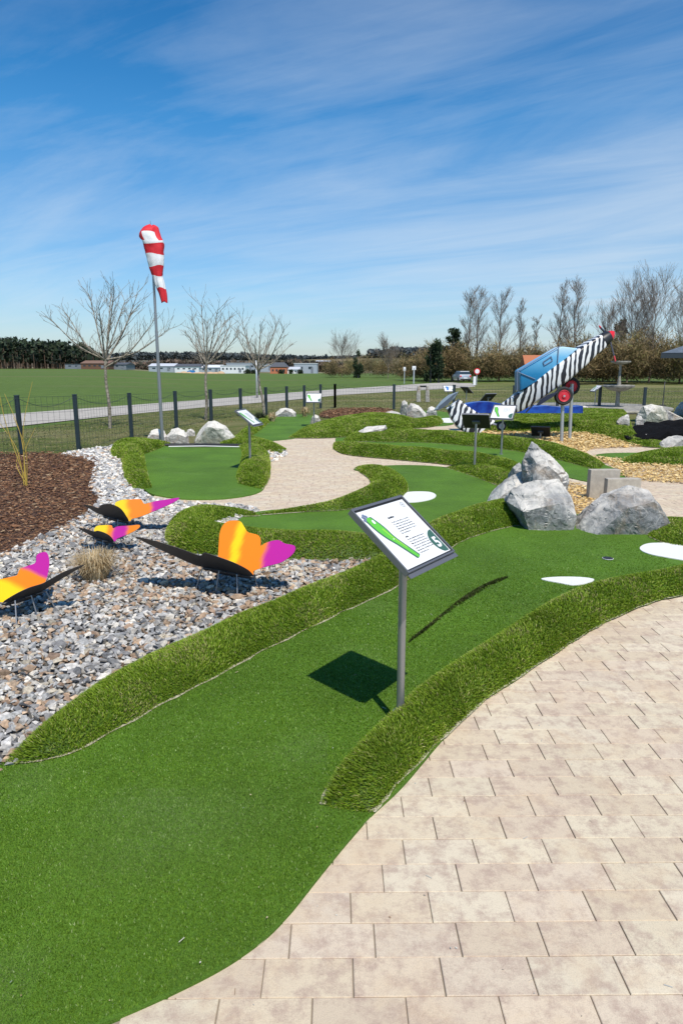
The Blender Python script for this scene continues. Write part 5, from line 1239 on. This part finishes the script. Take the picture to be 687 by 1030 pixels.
# stone gate: two rough pillars and a dark lintel board
q = P(425, 404); root = empty('stone_gate', q); tag(root, 'pair of pale stone pillars joined by a dark lintel before the road', 'monument')
sc_ = q.y/F
for dx in (-4.2, 4.6):
    bm = bmesh.new(); hh = S(425, 388, q.y).z; x = dx*sc_; add_slab(bm, [(x-.10, -.1, -.02), (x+.12, -.1, -.02), (x+.09, -.1, hh*.55), (x+.055, -.1, hh), (x-.07, -.1, hh), (x-.11, -.1, hh*.5)], (0, .22, 0)); bmesh.ops.bevel(bm, geom=bm.edges[:], offset=.015, segments=1, affect='EDGES'); bm_obj('pillar', bm, M['rock_w'], root)
bm = bmesh.new(); add_box(bm, (.01, .16, hh*.95), (10.5*sc_, .07, .09), bev=.01); bm_obj('lintel', bm, M['black'], root)

# ------------------------------------------------------------------ fountain
q = P(620, 411.8); root = empty('tiered_fountain', q); tag(root, 'two tiered grey concrete fountain behind the propeller', 'fountain'); s1 = q.y/F; zf = lambda py: S(620, py, q.y).z
def lat(name, prof, m='concd'):
    bm = bmesh.new(); add_lathe(bm, prof, (0, 0, 0), 28); bm_obj(name, bm, M[m], root, True, .6)
lat('plinth', [(.32, 0), (.32, .05), (.18, .07)]); lat('pedestal', [(.115, .05), (.10, .25), (.085, zf(398)), (.11, zf(393)), (.2, zf(392))])
lat('basin', [(.15, zf(393.6)), (14.5*s1*.55, zf(392.4)), (14.6*s1, zf(389.2)), (15*s1, zf(387.6)), (14.2*s1, zf(387.2)), (13*s1, zf(388.4)), (.1, zf(389.5))])
lat('column', [(.075, zf(389.6)), (.09, zf(386)), (.055, zf(380)), (.05, zf(368)), (.08, zf(366.4))])
lat('upper_bowl', [(.10, zf(366.6)), (9*s1*.6, zf(366)), (9.3*s1, zf(364.4)), (9.4*s1, zf(363)), (8.5*s1, zf(363)), (7.5*s1, zf(364)), (.1, zf(364.3))])
pc = P(612, 415.5); bm = bmesh.new(); add_lathe(bm, [(3.4, -.02), (3.4, .10), (3.25, .12), (.5, .12)], (0, 0, 0), 48); o = bm_obj('fountain_platform', bm, M['concd'], smooth=True); o.location = (pc.x+.4, pc.y+3.0, 0); tag(o, 'low round concrete platform under the fountain', 'platform')
q = P(666, 408); bm = bmesh.new(); add_lathe(bm, [(.16, 0), (.15, .03), (.03, .05), (.022, .5), (.018, S(666, 383, q.y).z)], (0, 0, 0), 14); o = bm_obj('slim_post', bm, M['black'], smooth=True); o.location = q; tag(o, 'slim black post with a round foot behind the greenish rock', 'post')

# pavilion whose roof corner enters at the right
root = empty('pavilion', (12.9, 22.5, 0)); tag(root, 'pavilion with a grey slate roof corner entering at the right edge', 'pavilion'); slate = mat('slate_roof', (.13, .155, .19), .55)
n = NT(slate); bt = n.n('TexBrick', Scale=6.0); n.l(n.scale(n.obj(), 1, 1, 1), bt.inputs['Vector']); bt.inputs['Color1'].default_value = (.12, .145, .18, 1); bt.inputs['Color2'].default_value = (.17, .20, .235, 1); bt.inputs['Mortar'].default_value = (.06, .07, .08, 1); n.col(bt.outputs['Color'])
e0 = S(664.5, 355, 24); root.location = (e0.x, e0.y, 0); root.rotation_euler = (0, 0, R_(-45)); x0 = 0; ze = e0.z; bm = bmesh.new()
A = [(x0, 0, ze), (x0+5, 0, ze), (x0+5, 5, ze), (x0, 5, ze)]; vs = [bm.verts.new(v) for v in A]; ap = bm.verts.new((x0+2.5, 2.5, ze+1.15))
for i in range(4): bm.faces.new((vs[i], vs[(i+1) % 4], ap))
bm_obj('roof', bm, slate, root)
bm = bmesh.new(); 
for c, s in (((x0+2.5, .03, ze-.09), (5, .05, .17)), ((x0+2.5, 4.97, ze-.09), (5, .05, .17)), ((x0+.03, 2.5, ze-.09), (.05, 4.85, .17)), ((x0+4.97, 2.5, ze-.09), (.05, 4.85, .17))): add_box(bm, c, s)
bm_obj('fascia', bm, mat('fascia_grey', (.07, .08, .09), .6), root)
bm = bmesh.new(); add_box(bm, (x0+2.5, 2.5, ze-.10), (4.8, 4.8, .05)); bm_obj('soffit', bm, mat('soffit', (.10, .10, .11), .8), root)
for a in (1.0, 4.5):
    for b in (.5, 4.5): bm = bmesh.new(); add_box(bm, (x0+a, b, (ze-.13)/2), (.14, .14, ze-.13), bev=.01); bm_obj('post', bm, M['fence'], root)

# ------------------------------------------------------------------ blue basin with the striped plane
bas = empty('blue_basin', P(545, 412)); tag(bas, 'bright blue wavy painted basin edge in which the plane stands', 'basin'); bo = Vector(bas.location)
def wavy(name, x0, x1, ft, fb, Y, m, th=.5):
    bm = bmesh.new(); pts = [(px, ft(px)) for px in np.linspace(x0, x1, 24)]+[(px, fb(px)) for px in np.linspace(x1, x0, 24)]; add_slab(bm, [S(a, b, Y)-bo for a, b in pts], (0, th, 0)); bm_obj(name, bm, m, bas)
wavy('back_wave', 462, 530, lambda x: 406.0+1.6*math.sin((x-462)*.12+1.4)-1.0*math.exp(-((x-474)/9)**2), lambda x: 415.5, 21.0, M['bluep'])
wavy('front_wave', 519, 586, lambda x: 409.2+.8*math.sin((x-519)*.16), lambda x: 415.5, 20.4, M['bluep'], .6)
bm = bmesh.new(); add_box(bm, P(545, 416)-bo+Vector((0, .8, .05)), (4.2, 1.0, .10), bev=.02); bm_obj('kerb', bm, M['conc'], bas)

YP = 18.3
def loft(bm, st, Y, hw, e=2.6, n_=22, mi=0):
    rings = []
    for (t_, b_), w_ in zip(st, hw):
        T, B = S(*t_, Y), S(*b_, Y); c = (T+B)/2; u = (T-B)/2; rg = []
        for k in range(n_):
            a = 2*math.pi*k/n_; ca, sa = math.cos(a), math.sin(a); rg.append(bm.verts.new(c+u*math.copysign(abs(sa)**(2/e), sa)+Vector((0, math.copysign(abs(ca)**(2/e), ca)*w_, 0))))
        rings.append(rg)
    for A, B in zip(rings, rings[1:]):
        for k in range(n_): f = bm.faces.new((A[k], A[(k+1) % n_], B[(k+1) % n_], B[k])); f.material_index = mi
    bm.faces.new(rings[0][::-1]); bm.faces.new(rings[-1])
pl = empty('striped_plane', (0, 0, 0)); tag(pl, 'zebra striped toy plane rising nose up to the right with a blue cabin', 'plane')
bm = bmesh.new(); loft(bm, [((503, 407), (511, 417)), ((512, 400.5), (523, 413.5)), ((520, 394.5), (534, 407)), ((540, 379), (553, 392.5)), ((556, 366.8), (569, 382)), ((577.5, 351.5), (586, 367.5)), ((590, 343.8), (597, 357.2)), ((602, 337), (608, 349))], YP, [.08, .16, .24, .36, .40, .36, .28, .21], 7)
bm_obj('fuselage', bm, M['zebra'], pl, True, .9)
bm = bmesh.new(); loft(bm, [((602.2, 336.6), (608.2, 349.4)), ((606, 334.6), (611.2, 346.8)), ((611, 333.2), (615.2, 342.6))], YP, [.215, .20, .14], 2.2); bm_obj('engine_cowling', bm, M['black'], pl, True, .9)
bm = bmesh.new(); loft(bm, [((611.2, 333), (615.4, 342.4)), ((614.5, 332.6), (617.2, 339)), ((617.2, 333), (618.2, 335.2))], YP, [.13, .085, .02], 2.0); bm_obj('spinner', bm, mat('red_spinner', (.70, .02, .03), .35), pl, True, .9)
hubp = S(612, 338.5, YP-.0)
def blade(px, py, dy):
    e = S(px, py, YP+dy); d = e-hubp; bm = bmesh.new(); sd = Vector((.83, 0, .55)); n_ = d.cross(sd).normalized()
    tip0 = .80
    for a, b, m_ in ((.06, tip0, 0), (tip0, 1.0, 1)):
        w0, w1 = .050, .040; A = hubp+d*a; B = hubp+d*b; A2 = [A-n_*w0, A+n_*w0, B+n_*w1, B-n_*w1]; add_slab(bm, [v-sd*.012 for v in A2], sd*.024, m_)
    bm_obj('propeller_blade', bm, [mat('blade_dark', (.02, .025, .06), .4), mat('blade_tip_red', (.6, .02, .04), .5)], pl)
blade(618.6, 363.5, -.25); blade(602.5, 328.5, .35)
# cabin
bm = bmesh.new(); out = [(520, 393.5), (520, 373), (561.5, 348.8), (577.6, 350.8), (560, 365), (540, 381)]
F0 = [S(a, b, YP)+Vector((0, -.30, 0)) for a, b in out]; B0 = [p+Vector((0, .60, 0)) for p in F0]
A = [bm.verts.new(v) for v in F0]; Bv = [bm.verts.new(v) for v in B0]; bm.faces.new(A); bm.faces.new(Bv[::-1]); [bm.faces.new((A[i], Bv[i], Bv[(i+1) % 6], A[(i+1) % 6])) for i in range(6)]
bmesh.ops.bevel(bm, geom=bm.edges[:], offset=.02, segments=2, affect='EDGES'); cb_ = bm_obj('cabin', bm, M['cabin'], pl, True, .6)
bm = bmesh.new(); fr = lambda a, b: S(a, b, YP-.32)*1.0
for a, b in (((561.5, 349), (560.5, 365)), ((520, 374), (520, 393)), ((520, 374), (538, 381.5)), ((561.5, 349), (520, 373.4))): add_tube(bm, fr(*a), fr(*b), .012, n=6)
bm_obj('cabin_frame', bm, M['g4'], cb_)
bm = bmesh.new(); w4 = [(546, 364), (554, 358.5), (555.5, 362.5), (547.2, 367.5)]
for a, b in zip(w4, w4[1:]+w4[:1]): add_tube(bm, fr(*a), fr(*b), .010, n=5)
bm_obj('window_frame', bm, M['g4'], cb_)
# wings: stub towards the camera and one away
for sg in (-1, 1):
    bm = bmesh.new(); sec = [(536, 406.5), (540, 401), (547, 396.5), (557, 393.2), (553, 397.6), (545, 402.6), (539, 406.4)]; A = [S(a, b, YP)+Vector((0, sg*.30, 0)) for a, b in sec]
    add_slab(bm, A, (sg*.22, sg*.75, .02 if sg < 0 else .05)); bm_obj('wing', bm, mat('wing_navy', (.018, .022, .05), .45), pl)
bm = bmesh.new(); add_tube(bm, S(536, 407, YP-.5), S(528.5, 415, YP-.5), .022, .018, 8); bm_obj('wing_strut', bm, M['black'], pl)
# wheels on two posts
def wheel(px, py, r_px, Y, name='wheel', hub='hub', par=pl):
    c = S(px, py, Y); r = r_px/F*Y; rot = Matrix.Rotation(math.pi/2, 3, 'X'); w_ = bmesh.new()
    add_lathe(w_, [(r*.62, -.05), (r*.86, -.062), (r*.97, -.04), (r, 0), (r*.97, .04), (r*.86, .062), (r*.62, .05)], c, 30, rot); root = bm_obj(name, w_, M['rubber'], par, True, .7)
    bm = bmesh.new(); add_lathe(bm, [(r*.60, -.05), (r*.64, .056), (r*.60, .066), (r*.52, .050), (r*.26, .052), (r*.22, .074), (.01, .076)], c, 24, rot); bm_obj('rim', bm, M[hub], root, True, .5)
    bm = bmesh.new(); add_lathe(bm, [(r*.11, .06), (r*.11, .082)], c, 12, rot); bm_obj('axle_cap', bm, M['galv'], root)
    return c
wheel(566.4, 398.2, 9.2, 17.75); wheel(573.8, 388.6, 9.0, 18.7)
for (px, pt, pb, Y) in ((566.4, 399, 446, 17.85), (575.5, 386, 441, 18.55)):
    t_ = S(px-.5, pt, Y); bm = bmesh.new(); add_tube(bm, (t_.x+.04, Y, 0), t_, .045, n=16); bm_obj('support_post', bm, M['galv'], pl, True, .7)
bm = bmesh.new(); add_tube(bm, S(566.4, 398.2, 17.78), S(574.5, 388.6, 18.66), .028, n=10); bm_obj('axle', bm, M['galv'], pl)
# tail section sticking out separately
tl = empty('plane_tail', (0, 0, 0)); tag(tl, 'separate zebra striped tail section with a grey fin left of the plane', 'plane tail'); YT = 19.6
bm = bmesh.new(); loft(bm, [((461.5, 401.5), (449, 411)), ((468, 407), (453, 421)), ((476, 412.6), (459, 429.5)), ((485, 418), (466, 434.5)), ((496, 422.5), (476, 437.5))], YT, [.12, .20, .26, .30, .32], 8); bm_obj('tail_cone', bm, M['zebra_t'], tl, True, .9)
bm = bmesh.new(); add_slab(bm, [S(a, b, YT-.4) for a, b in ((435.5, 413), (444, 402.5), (451, 397), (461, 393.6), (457, 400), (452, 404), (443, 411))], (.02, .05, -.02)); bmesh.ops.bevel(bm, geom=bm.edges[:], offset=.01, segments=1, affect='EDGES'); bm_obj('tail_fin', bm, mat('pale_blue_metal', (.36, .43, .52), .35, .3), tl)
bm = bmesh.new(); add_slab(bm, [S(a, b, YT-.42) for a, b in ((441, 409), (455, 397.5), (459.5, 394.8), (449, 408), (440, 413))], (0, .02, 0)); bm_obj('fin_shadow_panel', bm, mat('shaded_blue_metal', (.12, .14, .18), .4, .3), tl)  # thin sheet over the fin, its shaded part put into a darker colour
wheel(504, 428.5, 4.8, 18.8, 'tail_wheel', 'hubw', tl); bm = bmesh.new(); add_tube(bm, S(504, 428.5, 18.85), S(494, 426, 19.4), .03, n=8); bm_obj('wheel_fork', bm, M['galv'], tl)
